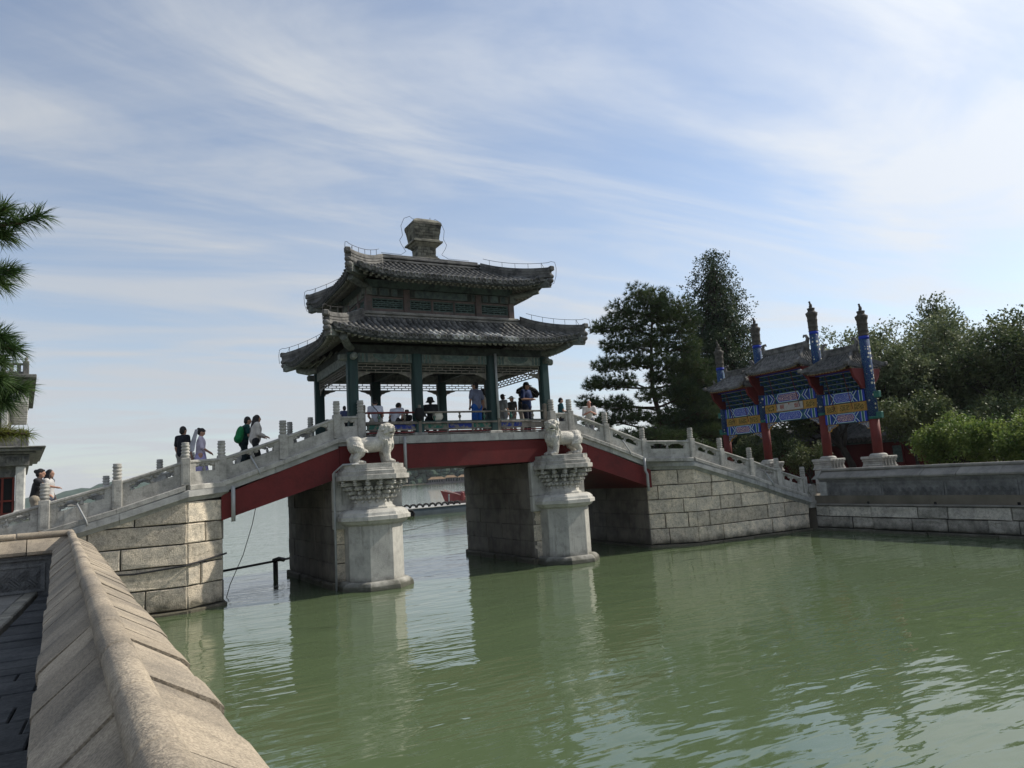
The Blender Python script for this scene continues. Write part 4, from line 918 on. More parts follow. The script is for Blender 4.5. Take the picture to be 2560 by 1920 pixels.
# ---------------------------------------------------------------- the painted memorial gate on the right bank
def gate_mat(name, base, alt, dots=None, dscale=9., dr=.16):
    m = bpy.data.materials.new(name); m.use_nodes = True; n = m.node_tree.nodes; l = m.node_tree.links; b = n['Principled BSDF']; b.inputs['Roughness'].default_value = .8; b.inputs['Specular IOR Level'].default_value = .2
    g = n.new('ShaderNodeNewGeometry'); v = n.new('ShaderNodeTexVoronoi'); v.feature = 'DISTANCE_TO_EDGE'; v.inputs['Scale'].default_value = 15; l.new(g.outputs['Position'], v.inputs[0])
    r = n.new('ShaderNodeMapRange'); r.inputs[1].default_value = .03; r.inputs[2].default_value = .12; r.inputs[3].default_value = 1; r.inputs[4].default_value = 0; l.new(v.outputs[0], r.inputs[0])
    mx = n.new('ShaderNodeMix'); mx.data_type = 'RGBA'; mx.inputs[6].default_value = (*base, 1); mx.inputs[7].default_value = (*alt, 1); l.new(r.outputs[0], mx.inputs[0]); col = mx.outputs[2]
    if dots:
        v2 = n.new('ShaderNodeTexVoronoi'); v2.inputs['Scale'].default_value = dscale; v2.inputs['Randomness'].default_value = .55; l.new(g.outputs['Position'], v2.inputs[0])
        r2 = n.new('ShaderNodeMapRange'); r2.inputs[1].default_value = dr; r2.inputs[2].default_value = dr * 1.25; r2.inputs[3].default_value = 1; r2.inputs[4].default_value = 0; l.new(v2.outputs[0], r2.inputs[0])
        m2 = n.new('ShaderNodeMix'); m2.data_type = 'RGBA'; l.new(r2.outputs[0], m2.inputs[0]); l.new(col, m2.inputs[6]); m2.inputs[7].default_value = (*dots, 1); col = m2.outputs[2]
    l.new(col, b.inputs['Base Color']); return m
G_COL = gate_mat('blue_flower_pattern', (.010, .02, .11), (.045, .11, .14), (.55, .53, .42), 5.6, .25)
G_BLUE = mat('bright_blue_paint', (.012, .04, .36), (.01, .03, .27), 6, .6)
G_DBLUE = gate_mat('dark_blue_scroll', (.012, .03, .17), (.03, .10, .13))
G_GREEN = mat('green_paint', (.03, .13, .10), (.02, .09, .07), 6, .7)
G_WHITE = mat('pale_line_paint', (.50, .60, .62), (.40, .5, .52), 6, .6)
G_GOLD = mat('gold_paint', (.42, .24, .045), (.28, .16, .035), 9, .55)
G_CARVE = gate_mat('gold_carving', (.05, .035, .012), (.42, .28, .07))
G_PINK = gate_mat('pink_scroll', (.05, .05, .16), (.62, .42, .34))
G_HEX = gate_mat('blue_hex_field', (.03, .06, .30), (.30, .34, .50))
G_RED = mat('gate_red_column', (.135, .022, .018), (.105, .018, .016), 2, .7, mott=.2)
G_DRED = mat('gate_red_board', (.12, .015, .014), (.09, .012, .012), 2, .7)
G_PLAQUE = mat('plaque_field', (.38, .37, .34), (.3, .3, .28), 8, .7)
G_CAP = mat('dark_cap_stone', (.075, .068, .055), (.04, .037, .032), 9, .8, .5, 30)
GX = 18.0; GY = [4.42, 1.75, -1.69, -4.18]
gate = thing('memorial_gate', 'three-bay painted gateway with red columns, blue beams and tiled roofs on the right bank', 'gate', (GX, 0, 1.4))
for i, y in enumerate(GY):
    inner = i in (1, 2); zr = 4.80 if inner else 4.40; zt = 8.72 if inner else 8.0
    c = MB().lathe([(.20, 2.9), (.20, zr)], 18, (GX, y, 0)).build('column', G_RED, gate, True)
    MB().lathe([(.205, zr), (.21, zr + .1), (.21, zr + .12)], 18, (GX, y, 0)).build('column_band', G_GREEN, c, True)
    MB().lathe([(.205, zr + .12), (.205, zt - .14)], 18, (GX, y, 0)).build('painted_shaft', G_COL, c, True)
    MB().lathe([(.21, zt - .14), (.21, zt)], 18, (GX, y, 0)).build('column_band', G_BLUE, c, True)
    pr = [(.215, zt), (.225, zt + .03), (.205, zt + .06), (.21, zt + .2), (.225, zt + .22), (.21, zt + .25), (.215, zt + .5), (.235, zt + .53), (.215, zt + .57), (.22, zt + .7), (.25, zt + .76), (.27, zt + .88), (.20, zt + .92), (.15, zt + .97), (.16, zt + 1.05), (.18, zt + 1.1), (.09, zt + 1.13)]
    MB().lathe(pr, 16, (GX, y, 0)).build('column_cap', G_CAP, c, True)
    bs = MB()   # little crouching beast
    for p, r_ in (((0, 0, .10), (.075, .06, .10)), ((-.03, 0, .2), (.05, .05, .07)), ((-.05, 0, .28), (.055, .045, .045)), ((-.09, 0, .265), (.03, .03, .02)), ((.07, 0, .12), (.03, .03, .09)), ((-.06, .03, .05), (.02, .02, .06)), ((-.06, -.03, .05), (.02, .02, .06))): bs.ell((GX + p[0], y + p[1], zt + 1.12 + p[2]), r_, 8, 6)
    bs.build('cap_beast', G_CAP, c, True)
    pd = MB().cbox(GX - .46, GX + .46, y - .46, y + .46, 1.3, 2.34, .03).build('pedestal', M_MARBLE, gate)
    for h, z0, z1 in ((.50, 2.36, 2.44), (.47, 2.44, 2.52), (.455, 2.52, 2.62), (.48, 2.62, 2.72), (.51, 2.72, 2.84)): MB().cbox(GX - h, GX + h, y - h, y + h, z0, z1 - .003, .02).build('pedestal_course', M_MARBLE, pd)
    for k in (-.3, -.1, .1, .3): MB().tube([(GX + k, y - .50, 2.40), (GX + k, y - .485, 2.58), (GX + k, y - .51, 2.80)], .025, 6).build('pedestal_rib', M_MARBLE, pd)
    MB().lathe([(.36, 2.84), (.36, 2.88), (.30, 2.94), (.22, 2.96)], 16, (GX, y, 0)).build('pedestal_collar', M_MARBLE, pd, True)
def gbox(y0, y1, z0, z1, k0, k1, nm, m, par): return MB().box(GX - k1, GX - k0, y0, y1, z0, z1).build(nm, m, par)
def gface(y0, y1, z0, z1, nm, center, par):
    """a painted beam: core plus chevrons, end stripes and a framed middle field on both faces"""
    o = MB().cbox(GX - .14, GX + .14, y0, y1, z0, z1, .015).build(nm, G_DBLUE, par); L_ = y1 - y0; H_ = z1 - z0; ym = (y0 + y1) / 2; zm = (z0 + z1) / 2
    for s in (-1, 1):
        mb = MB(); F = lambda a, c, d: (GX + s * d, ym + a, zm + c); h = H_ / 2 - .012
        def rect_(a0, a1, mi, d=.148): mb.prism([(a0, -h), (a1, -h), (a1, h), (a0, h)], F, .138, d, mi)
        def chev(a, w_, q, mi, d): mb.prism([(a, -h), (a + q * w_, -h), (a + q * (w_ + h * .8), 0), (a + q * w_, h), (a, h), (a + q * h * .8, 0)], F, .138, d, mi)
        for q in (-1, 1):
            e = L_ / 2
            for a0, a1, mi in ((.0, .10, 0), (.11, .13, 2), (.13, .24, 1), (.245, .265, 2), (.27, .33, 0)): rect_(*sorted((q * (e - a0), q * (e - a1))), mi)
            for a, w_, mi, d in ((e - .36, -.035, 2, .15), (e - .42, -.05, 0, .149), (e - .52, -.03, 2, .15), (e - .60, -.06, 1, .149)): chev(q * a, w_, q, mi, d) if False else mb.prism([(q * a, -h), (q * (a + w_), -h), (q * (a + w_ - h * .8), 0), (q * (a + w_), h), (q * a, h), (q * (a - h * .8), 0)], F, .138, d, mi)
        for k, mi, d in ((1.0, 1, .150), (.9, 2, .153), (.8, 0, .156), (.66, 3, .159)):
            w_ = L_ * .20 * (.6 + .4 * k); hh = h * k; mb.prism([(-w_ - hh * .6, 0), (-w_, -hh), (w_, -hh), (w_ + hh * .6, 0), (w_, hh), (-w_, hh)], F, .138, d, mi)
        mb.build('painted_field', [G_BLUE, G_GREEN, G_WHITE, center], o)
    return o
def text(ch, loc, size, m, par):
    cu_ = bpy.data.curves.new('character', 'FONT'); cu_.body = ch; cu_.size = size; cu_.extrude = .004; cu_.align_x = 'CENTER'; cu_.align_y = 'CENTER'
    t = bpy.data.objects.new('character', cu_); COL.objects.link(t); t.matrix_basis = Matrix.Translation(loc) @ Matrix(((0, 0, -1, 0), (-1, 0, 0, 0), (0, 1, 0, 0), (0, 0, 0, 1)))
    dg = bpy.context.evaluated_depsgraph_get(); me = bpy.data.meshes.new_from_object(t.evaluated_get(dg)); mt = t.matrix_basis.copy(); bpy.data.objects.remove(t)
    me.materials.clear(); me.materials.append(m); return place('character', me, par, mt)
bays = [(0, 4.34, 6.62, 7.58, False), (1, 4.75, 7.12, 8.22, True), (2, 4.34, 6.62, 7.58, False)]
for i, z0, ze, zt, mid in bays:
    ya, yb = GY[i + 1] + .2, GY[i] - .2; ym = (ya + yb) / 2; L_ = yb - ya
    gface(ya, yb, z0, z0 + .46, 'lower_beam', G_HEX if mid else G_PINK, gate)
    pn = MB().box(GX - .09, GX + .09, ya, yb, z0 + .465, z0 + .875).build('panel_board', G_GOLD, gate)
    gface(ya, yb, z0 + .88, z0 + 1.38, 'upper_beam', G_PINK if mid else G_HEX, gate)
    if mid:
        for s in (-1, 1): MB().cbox(GX + s * .12 - .03, GX + s * .12 + .03, ym - .78, ym + .78, z0 + .50, z0 + .85, .01).build('plaque', G_PLAQUE, pn)
        GM = mat('faded_red_characters', (.28, .05, .03), (.24, .06, .04))
        text('烟', (GX - .153, ym - .42, z0 + .675), .26, GM, pn); text('嶼', (GX - .153, ym + .42, z0 + .675), .26, GM, pn); MB().box(GX - .155, GX - .148, ym - .035, ym + .035, z0 + .77, z0 + .83).build('seal', GM, pn)
        cells = [(ya + .06, ya + .62), (yb - .62, yb - .06)]
    else:
        q = L_ / 3; cells = [(ya + q * k + .07, ya + q * (k + 1) - .07) for k in range(3)]
    for c0, c1 in cells:
        for s in (-1, 1):
            o = MB().cbox(GX + s * .105 - .015, GX + s * .105 + .015, c0, c1, z0 + .50, z0 + .85, .008).build('gold_panel', G_GOLD, pn); MB().box(GX + s * .124 - .006, GX + s * .124 + .006, c0 + .05, c1 - .05, z0 + .545, z0 + .805).build('carving', G_CARVE, o)
    for y, u in ((ya, 1), (yb, -1)):   # fretted brackets under the lower beam
        P = [(0, 0), (.52, 0), (.47, -.07), (.36, -.10), (.30, -.16), (.20, -.17), (.14, -.24), (.12, -.31), (0, -.31)]
        o = MB().prism([(a * u, c) for a, c in P], lambda a, c, d: (GX + d, y + a, z0 - .004 + c), -.05, .05).build('spandrel', G_GOLD, gate)
        MB().prism([(a * u * .86 + .02 * u, c * .8 - .03) for a, c in P], lambda a, c, d: (GX + d, y + a, z0 - .004 + c), -.056, .056).build('spandrel_fret', gate_mat('fret_%d%d' % (i, u), (.03, .04, .12), (.45, .45, .40)), o)
    # stepped bracket clusters
    zb = z0 + 1.385; zz_ = ze - .10; tiers = 4; th = (zz_ - zb) / tiers
    core = MB().box(GX - .06, GX + .06, ya + .15, yb - .15, zb, zz_).build('bracket_core', M_BLACK, gate)
    mb = MB()
    for k in range(tiers):
        n = max(4, int((L_ - .4) / .21)); st = (L_ - .4) / n
        for j in range(n + 1 - k % 2):
            y = ya + .2 + st * (j + (.5 if k % 2 else 0)); px = .10 + .13 * k
            for s in (-1, 1):
                x0, x1 = sorted((GX + s * .05, GX + s * (px + .10))); mb.cbox(x0, x1, y - .035, y + .035, zb + th * k + .01, zb + th * (k + .55), .01, (j + k) % 2)
                xc = GX + s * px; mb.cbox(xc - .03, xc + .03, y - st * .40, y + st * .40, zb + th * (k + .48), zb + th * (k + .86), .01, (j + k + 1) % 2)
                mb.box(xc - .033, xc + .033, y - st * .42, y + st * .42, zb + th * (k + .87), zb + th * (k + .93), 2)
    stuff(mb.build('bracket_cluster', [G_DBLUE, mat('dull_green_bracket', (.02, .07, .055)), G_WHITE], core))
    for s in (-1, 1):
        MB().cbox(GX + s * .60 - .04, GX + s * .60 + .04, ya + .1, yb - .1, zz_ + .0, zz_ + .10, .01).build('eave_purlin', G_BLUE, gate)
        for y in (ya + L_ * .28, ya + L_ * .72):   # iron stays from eave to beam
            MB().tube([(GX + s * .62, y, ze - .05), (GX + s * .17, y + .04, z0 + .60)], .014, 6).build('iron_stay', G_DRED, gate)
    for y, u in ((ya - .12, 1), (yb + .12, -1)):   # red side boards below the roof ends
        P = [(-.95, ze - .02), (.95, ze - .02), (.80, ze - .40), (.55, ze - .62), (.34, zb + .02), (-.34, zb + .02), (-.55, ze - .62), (-.80, ze - .40)]
        MB().prism(P, lambda a, c, d: (GX + a, y + u * d, c), .0, .12).build('side_board', G_DRED, gate)
    rf_ = Roof((L_ / 2 + .06), L_ / 2 - .40, 1.12, .10, ze + .06, zt - .22, .10, .05, .25); rf_.mx = Matrix.Translation((GX, ym, 0)) @ Matrix.Rotation(PI / 2, 4, 'Z')
    rp_ = rf_.base(gate, 'roof', m=M_TILED, dz=-.02, th=.06); tiles(rf_, rp_, .155, .05, .3, {}, 0, kd=9)
    hips(rf_, rp_, .065, .15, .98)
    rafters(rf_, rp_, .155, .5, -.11, .03, 'rafters', .03, m=mat('gilded_rafter', (.42, .30, .13), (.25, .2, .1), 8))
    MB().box(GX - 1.0, GX + 1.0, ya - .1, yb + .1, ze - .065, ze - .03).build('soffit', G_DRED, rp_)
    rl = L_ / 2 - .30
    for z_, z__, w_ in ((zt - .26, zt - .14, .10), (zt - .14, zt - .11, .13), (zt - .11, zt + .06, .085), (zt + .06, zt + .09, .12), (zt + .09, zt + .14, .08)): MB().cbox(GX - w_, GX + w_, ym - rl, ym + rl, z_, z__, .01).build('main_ridge', M_TILEW, rp_)
    for s in (-1, 1):   # dragon-fish ridge ornaments curling inward
        orn = MB(); yy = ym + s * (rl + .02)
        orn.cbox(GX - .09, GX + .09, yy - .14, yy + .14, zt - .2, zt + .16, .04)
        orn.tube([(GX, yy + s * .05, zt + .05), (GX, yy + s * .12, zt + .25), (GX, yy + s * .04, zt + .40), (GX, yy - s * .08, zt + .42), (GX, yy - s * .12, zt + .33)], [.10, .085, .07, .055, .03], 8)
        orn.build('ridge_ornament', M_TILEW, rp_, True)
        for u in (-1, 1):
            q = rf_.pt(2 if u < 0 else 0, (1 if (s > 0) == (u > 0) else -1) * rf_.half(0, .35), .35, .2); b_ = MB()
            b_.ell((q.x, q.y, q.z), (.06, .05, .08), 7, 5); b_.ell((q.x + u * .05, q.y, q.z + .09), (.045, .04, .045), 7, 5); b_.build('ridge_beast', M_TILEW, rp_, True)
for y, s in ((GY[0], 1), (GY[3], -1)):   # beam ends poking out past the outer columns
    for z in (4.42, 5.30): MB().cbox(GX - .09, GX + .09, *sorted((y + s * .16, y + s * .42)), z, z + .28, .02).build('beam_end', G_GREEN, gate)
# red garden wall and hall behind the gate
M_REDW = mat('red_garden_wall', (.105, .014, .014), (.075, .012, .012), 1.2, .85, .2, 12)
rh = thing('red_hall', 'long red walled hall with grey tiled eave behind the gate', 'building', (27, 2, 1.4))
MB().box(26.6, 31, -1.2, 14, 1.3, 3.55).build('wall', M_REDW, rh)
rr = Roof(8.6, 6.6, 2.9, .35, 3.80, 4.75, .15, .1, .2); rr.mx = Matrix.Translation((28.8, 6.4, 0)) @ Matrix.Rotation(PI / 2, 4, 'Z')
rb = rr.base(rh, 'roof', m=M_TILED, dz=-.02, th=.1); tiles(rr, rb, .30, .085, .8, {}, 0, kd=9); rafters(rr, rb, .3, .3, -.16, .045, 'rafters', .03)
MB().box(26.55, 31.05, -1.25, 14.05, 3.50, 3.74).build('frieze', M_PAINTED2, rh)
MB().cbox(28.7, 28.9, .3, 12.6, 4.65, 5.0, .03).build('main_ridge', M_TILEW, rb)
for y in (1.0, 6.2, 9.5, 12.2):
    o = MB().box(26.55, 26.62, y - .7, y + .7, 1.45, 3.45).build('door', G_DRED, rh); MB().box(26.5, 26.56, y - .05, y + .05, 1.45, 3.45).build('door_stile', M_REDW, o); MB().box(26.52, 26.57, y - .6, y - .1, 2.4, 3.3).build('door_lattice', M_LATTD, o)
hs = thing('grey_hall', 'small hall with pale grey sloping tile roof glimpsed behind the pine', 'building', (31.5, 24, 1.4))
MB().box(29.5, 35, 21, 29, 1.2, 4.2).build('wall', M_REDW, hs)
rr = Roof(4.9, 3.6, 3.6, .3, 4.2, 6.3, .2, .1, .2); rr.mx = Matrix.Translation((32.2, 25, 0)) @ Matrix.Rotation(PI / 2, 4, 'Z')
rb = rr.base(hs, 'roof', m=M_TILED, dz=-.02, th=.1); tiles(rr, rb, .3, .085, .8, {}, 0, kd=9)
MB().cbox(32.1, 32.3, 21.5, 28.5, 6.25, 6.6, .03).build('main_ridge', M_TILEW, rb)
# ---------------------------------------------------------------- trees and shrubs
M_BARK = mat('dark_bark', (.045, .038, .030), (.022, .019, .016), 4, .95, .6, 14, stretch=(1, 1, .3))
M_BARKP = mat('pine_bark', (.085, .055, .040), (.04, .028, .022), 5, .95, .6, 14, stretch=(1, 1, .3))
def leafm(name, a, b_, sc=.9, tr=.28): return mat(name, a, b_, sc, .6, spec=.25, trans=tr, lo=.38, hi=.62)
M_PINE = leafm('pine_needles', (.042, .070, .030), (.075, .105, .032), .7, .18)
M_JUN = leafm('juniper_scales', (.030, .056, .030), (.060, .088, .035), .8, .16)
M_LEAFA = leafm('grey_green_leaves', (.09, .125, .056), (.18, .205, .10), 1.1)
M_LEAFB = leafm('dark_leaves', (.050, .082, .032), (.13, .152, .06), 1.0)
M_LEAFC = leafm('bright_shrub_leaves', (.075, .13, .028), (.19, .24, .06), 2.6, .4)
M_NEAR = leafm('near_pine_needles', (.035, .075, .022), (.075, .125, .035), 9, .2)
M_NEARY = leafm('young_pine_needles', (.10, .13, .02), (.16, .17, .035), 9, .3)
M_WHITEB = mat('whitewash_band', (.5, .5, .47))
def rvec(r):
    while 1:
        v = Vector((r.uniform(-1, 1), r.uniform(-1, 1), r.uniform(-1, 1)))
        if .05 < v.length < 1: return v.normalized()
def limb(mb, a, b_, r0_, r1_, rn, n=4, w=.12):
    a, b_ = Vector(a), Vector(b_); L_ = (b_ - a).length
    P = [a.lerp(b_, i / n) + (rvec(rn) * L_ * w * math.sin(PI * i / n) if 0 < i < n else Vector()) for i in range(n + 1)]
    mb.tube(P, [r0_ + (r1_ - r0_) * i / n for i in range(n + 1)], 6); return P
def leaf(mb, p, d, n, ln, wd):
    """a folded leaf: two triangles along d"""
    s = d.cross(n)
    if s.length < 1e-4: return
    s.normalize(); k = len(mb.v); mb.v += [tuple(p), tuple(p + d * ln * .5 + s * wd), tuple(p + d * ln), tuple(p + d * ln * .5 - s * wd)]; mb.f += [(k, k + 1, k + 2), (k, k + 2, k + 3)]; mb.m += [0, 0]
def needles(mb, p, ax, n, ln, wd, spread, rn):
    for _ in range(n):
        d = (ax + rvec(rn) * spread).normalized(); s = d.cross(rvec(rn))
        if s.length < 1e-3: continue
        s = s.normalized() * wd; k = len(mb.v); q = p + d * ln * rn.uniform(.7, 1.1); mb.v += [tuple(p - s), tuple(p + s), tuple(q)]; mb.f.append((k, k + 1, k + 2)); mb.m.append(0)
def tree_thing(name, label, cat, base, group=None): return thing(name, label, cat, base, group)
def broad(name, label, base, clumps, nleaf, ln, m, seed, tr=.22, trunk_to=None, lean=(0, 0), group=None, band=False, cat='tree'):
    """clumps: (centre, radii); leaves sit in small sprays on and inside each clump"""
    rn = random.Random(seed); t = tree_thing(name, label, cat, base, group); b0 = Vector(base); wood = MB(); cr_ = MB()
    top = Vector(trunk_to) if trunk_to else Vector((b0.x + lean[0], b0.y + lean[1], min(c[0][2] for c in clumps)))
    P = limb(wood, b0 - Vector((0, 0, .3)), top, tr, tr * .55, rn, 5, .04); tot = sum(c[1][0] * c[1][1] * c[1][2] for c in clumps) ** 1.
    for c, r_ in clumps:
        c = Vector(c); r_ = Vector(r_); limb(wood, P[rn.choice((3, 4, 5))], c, tr * .4, tr * .12, rn, 4, .1)
        nl = int(nleaf * (r_.x * r_.y * r_.z) / tot); ns = max(8, nl // 14)
        for _ in range(ns):
            v = rvec(rn); k = rn.uniform(.25, 1.06) ** .55; p = c + Vector((v.x * r_.x, v.y * r_.y, v.z * r_.z)) * k
            p += Vector((math.sin(p.z * 2.1 + p.x), math.cos(p.y * 1.7), math.sin(p.x * 1.9 + p.y))) * .16
            if rn.random() < .10: limb(wood, c.lerp(p, .3), p, tr * .08, tr * .03, rn, 2, .05)
            sp = ln * 2.6; ax = (v + Vector((0, 0, .25))).normalized()
            for _ in range(14):
                q = p + rvec(rn) * sp * rn.random(); d = (ax * .5 + rvec(rn)).normalized(); leaf(cr_, q, d, (Vector((0, 0, 1)) + rvec(rn) * .9), ln * rn.uniform(.7, 1.25), ln * rn.uniform(.25, .4))
    wd_ = wood.build('trunk', M_BARK, t, True); cr_.build('crown', m, t, fix=False)
    if band: MB().tube([b0.lerp(top, .14), b0.lerp(top, .24)], tr * 1.02, 10).build('painted_band', M_WHITEB, wd_, True)
    return t
def pine(name, label, base, top, pads, seed, tuft=.34, dens=1., m=None, r0_=.24):
    """pads: (centre, radii) flat layers of needle tufts at the ends of boughs"""
    rn = random.Random(seed); t = tree_thing(name, label, 'tree', base); wood = MB(); cr_ = MB(); b0, tp = Vector(base), Vector(top)
    P = limb(wood, b0 - Vector((0, 0, .3)), tp, r0_, .05, rn, 8, .025)
    for c, r_ in pads:
        r_ = (r_[0] * 1.10, r_[1] * 1.10, r_[2] * .95); c = Vector(c); f = min(max((c.z - .5 - b0.z) / (tp.z - b0.z), .12), .97); j = f * 8; i = min(int(j), 7); a = P[i].lerp(P[i + 1], j - i)
        B = limb(wood, a, c, .075, .03, rn, 4, .06)
        n = int(140 * dens * r_[0] * r_[1] + 20)
        for _ in range(n):
            v = rvec(rn); k = rn.random() ** .45; p = c + Vector((v.x * r_[0] * k, v.y * r_[1] * k, v.z * r_[2] * k * 1.15 - .15 * r_[2] * (v.x * v.x + v.y * v.y)))
            out = Vector((v.x, v.y, .55)).normalized()
            if rn.random() < .18: wood.tube([B[3], p], [.02, .008], 4)
            needles(cr_, p, out, 15, tuft, .020, .85, rn)
    wood.build('trunk', M_BARKP, t, True); cr_.build('crown', m or M_PINE, t, fix=False); return t
rn = random.Random(12)
# the big pine behind the bridge end
pads = []
for c, r_ in [((18.9, 11.9, 14.0), (.9, .8, .8)), ((20.2, 11.4, 13.6), (.9, .8, .9)), ((17.9, 12.4, 13.0), (1.0, .9, .7)), ((21.4, 10.8, 13.0), (.8, .8, .7)), ((19.5, 11.6, 12.7), (1.5, 1.2, .8)), ((16.9, 12.9, 12.0), (1.0, .9, .55)), ((18.3, 12.2, 11.9), (1.2, 1., .7)), ((20.9, 11.0, 11.7), (1.4, 1.1, .7)), ((22.0, 10.5, 12.2), (.6, .6, .5)),
           ((17.6, 12.6, 10.8), (1.2, 1., .6)), ((19.4, 11.7, 10.9), (1.3, 1.1, .7)), ((21.4, 10.8, 10.5), (1.2, 1., .6)), ((16.9, 12.9, 9.6), (1.1, .9, .55)), ((18.5, 12.1, 9.7), (1.2, 1., .6)), ((21.5, 10.7, 9.3), (1.5, 1.2, .6)), ((16.2, 13.2, 8.4), (1.0, .9, .5)), ((17.6, 12.6, 8.4), (1.0, .9, .55)), ((20.0, 11.5, 8.6), (1.1, 1., .5)), ((22.4, 10.2, 8.3), (1.3, 1., .6)),
           ((15.7, 13.5, 7.2), (.9, .7, .4)), ((17.2, 12.8, 7.0), (1.1, .9, .5)), ((21.3, 10.7, 7.2), (1.3, 1.1, .5)), ((16.2, 13.2, 6.0), (1.2, .9, .5)), ((17.9, 12.5, 6.2), (1.2, 1., .55)), ((19.8, 11.4, 6.0), (1.3, 1., .5)), ((15.0, 13.9, 5.0), (.9, .8, .4)), ((16.4, 13.1, 4.9), (1.2, 1., .5)), ((18.2, 12.3, 4.9), (1.3, 1.1, .5)), ((20.4, 11.3, 4.8), (1.4, 1.1, .5)), ((22.2, 10.4, 6.2), (1.1, 1., .5)), ((22.3, 10.4, 4.9), (1.2, 1., .5)), ((19.6, 11.0, 9.6), (1.0, .8, .6)), ((20.6, 10.6, 7.9), (1.0, .8, .6)), ((18.9, 11.3, 7.4), (1.0, .8, .5)), ((19.4, 10.9, 13.4), (1.0, .8, .7)), ((20.6, 10.8, 12.6), (1.0, .8, .6))]: pads.append((c, r_))
pine('pine_tree', 'tall dark pine with layered boughs left of the gate, just past the bridge', (19.3, 11.8, 1.3), (19.6, 11.6, 14.2), pads, 3)
pine('low_pine', 'low bushy pine behind the right parapet of the bridge', (17.9, 10.2, 1.3), (17.9, 10.2, 4.6), [((16.6, 11.0, 4.3), (1.2, 1., .6)), ((17.9, 10.3, 4.8), (1.2, 1., .6)), ((19.2, 9.7, 4.4), (1.2, 1., .6)), ((17.2, 10.6, 3.6), (1.3, 1., .5)), ((18.8, 9.8, 3.5), (1.4, 1., .5)), ((20.4, 9.0, 3.8), (1.1, .9, .5))], 6, .3, 1., None, .12)
# juniper: clumps up a cone
def conifer(name, label, base, ztop, rmax, seed, n=70, m=M_JUN, z0=3.0, nl=34000, ln=.15):
    rn = random.Random(seed); cl_ = []
    for i in range(n):
        f = (i + rn.random()) / n; z = z0 + (ztop - z0) * f; R_ = rmax * (min(1, .6 + f * 2.0) * (1 - f) ** .5 + .10) ; a = i * 2.399 + rn.uniform(-.4, .4); q = R_ * rn.uniform(.35, .9); s = .36 * R_ + .30
        cl_.append(((base[0] + q * math.cos(a), base[1] + q * math.sin(a), z), (s, s, s * rn.uniform(.9, 1.5))))
    cl_.append(((base[0], base[1], ztop - .3), (.3, .3, .7)))
    return broad(name, label, base, cl_, nl, ln, m, seed, .15, (base[0], base[1], ztop - .6))
conifer('juniper_tree', 'tallest dark juniper rising behind the left of the gate', (27.0, 13.3, 1.3), 17.6, 3.6, 31, 150, nl=95000)
conifer('juniper_tree', 'narrow dark juniper between the pine and the left gate column', (23.6, 13.2, 1.3), 10.8, 2.0, 32, 50, nl=26000)
conifer('distant_conifer', 'dark conifer top standing above the leafy trees at the right', (40.8, 6.0, 1.3), 13.3, 2.6, 33, 60, M_LEAFB, 5, nl=24000, ln=.18)
def blob_clumps(c, R_, n, seed, s=(.32, .5), zmin=2.2):
    rn = random.Random(seed); o = []
    while len(o) < n:
        v = rvec(rn) * rn.random() ** .4; p = (c[0] + v.x * R_[0], c[1] + v.y * R_[1], c[2] + v.z * R_[2])
        if p[2] < zmin: continue
        k = rn.uniform(*s) * min(R_) ; o.append((p, (k, k, k * .8)))
    return o
broad('leafy_tree', 'grey-green leafy tree just behind the right gate column', (29.0, 4.2, 1.3), blob_clumps((30.6, 4.6, 7.7), (3.6, 3.4, 3.3), 46, 41), 42000, .17, M_LEAFA, 41, .25, (30.3, 4.5, 5.6))
broad('leafy_tree', 'grey-green leafy tree between the gate and the dark tree at the right edge', (34.5, 2.4, 1.3), blob_clumps((35.0, 2.6, 6.9), (3.6, 3.6, 3.6), 50, 42), 44000, .18, M_LEAFA, 42, .26)
broad('dark_tree', 'large dark leafy tree filling the right edge of the view', (33.5, -2.6, 1.3), blob_clumps((33.8, -2.8, 6.3), (3.8, 4.0, 3.6), 60, 43), 60000, .17, M_LEAFB, 43, .3)
broad('dark_tree', 'dark tree half outside the right edge behind the shrub', (33.0, -8.0, 1.3), blob_clumps((33.0, -8.4, 6.0), (3.6, 4.2, 3.4), 46, 44), 40000, .18, M_LEAFB, 44, .3)
broad('leaning_tree', 'tree with a black leaning trunk and white band seen through the gate', (25.4, 2.2, 1.3), blob_clumps((24.6, 4.0, 5.6), (2.2, 3.0, 1.1), 22, 45, (.45, .75)), 15000, .14, M_LEAFB, 45, .24, (24.6, 2.9, 4.6), band=True)
broad('small_tree', 'small twisted evergreen behind the last bridge balusters, under the gate', (21.2, 2.1, 1.3), blob_clumps((21.2, 2.3, 3.1), (1.0, 1.5, .8), 16, 46, (.4, .6), 2.2), 9000, .10, M_LEAFB, 46, .08)
broad('small_tree', 'dark bushy tree under the left bay of the gate', (23.8, 6.6, 1.3), blob_clumps((23.8, 6.8, 3.4), (1.6, 2.0, 1.2), 18, 47, (.4, .6), 2.0), 11000, .13, M_LEAFB, 47, .10)
broad('garden_shrub', 'bright green shrub behind the grey wall at the right', (17.9, -7.6, 1.3), blob_clumps((17.9, -7.7, 3.05), (1.2, 1.5, 1.0), 30, 48, (.36, .52), 2.1), 15000, .11, M_LEAFC, 48, .06, cat='shrub')
broad('garden_shrub', 'bright green shrub cut by the right edge of the view', (18.3, -10.2, 1.3), blob_clumps((18.3, -10.3, 3.1), (1.3, 1.7, 1.0), 30, 49, (.36, .52), 2.1), 15000, .11, M_LEAFC, 49, .06, cat='shrub')
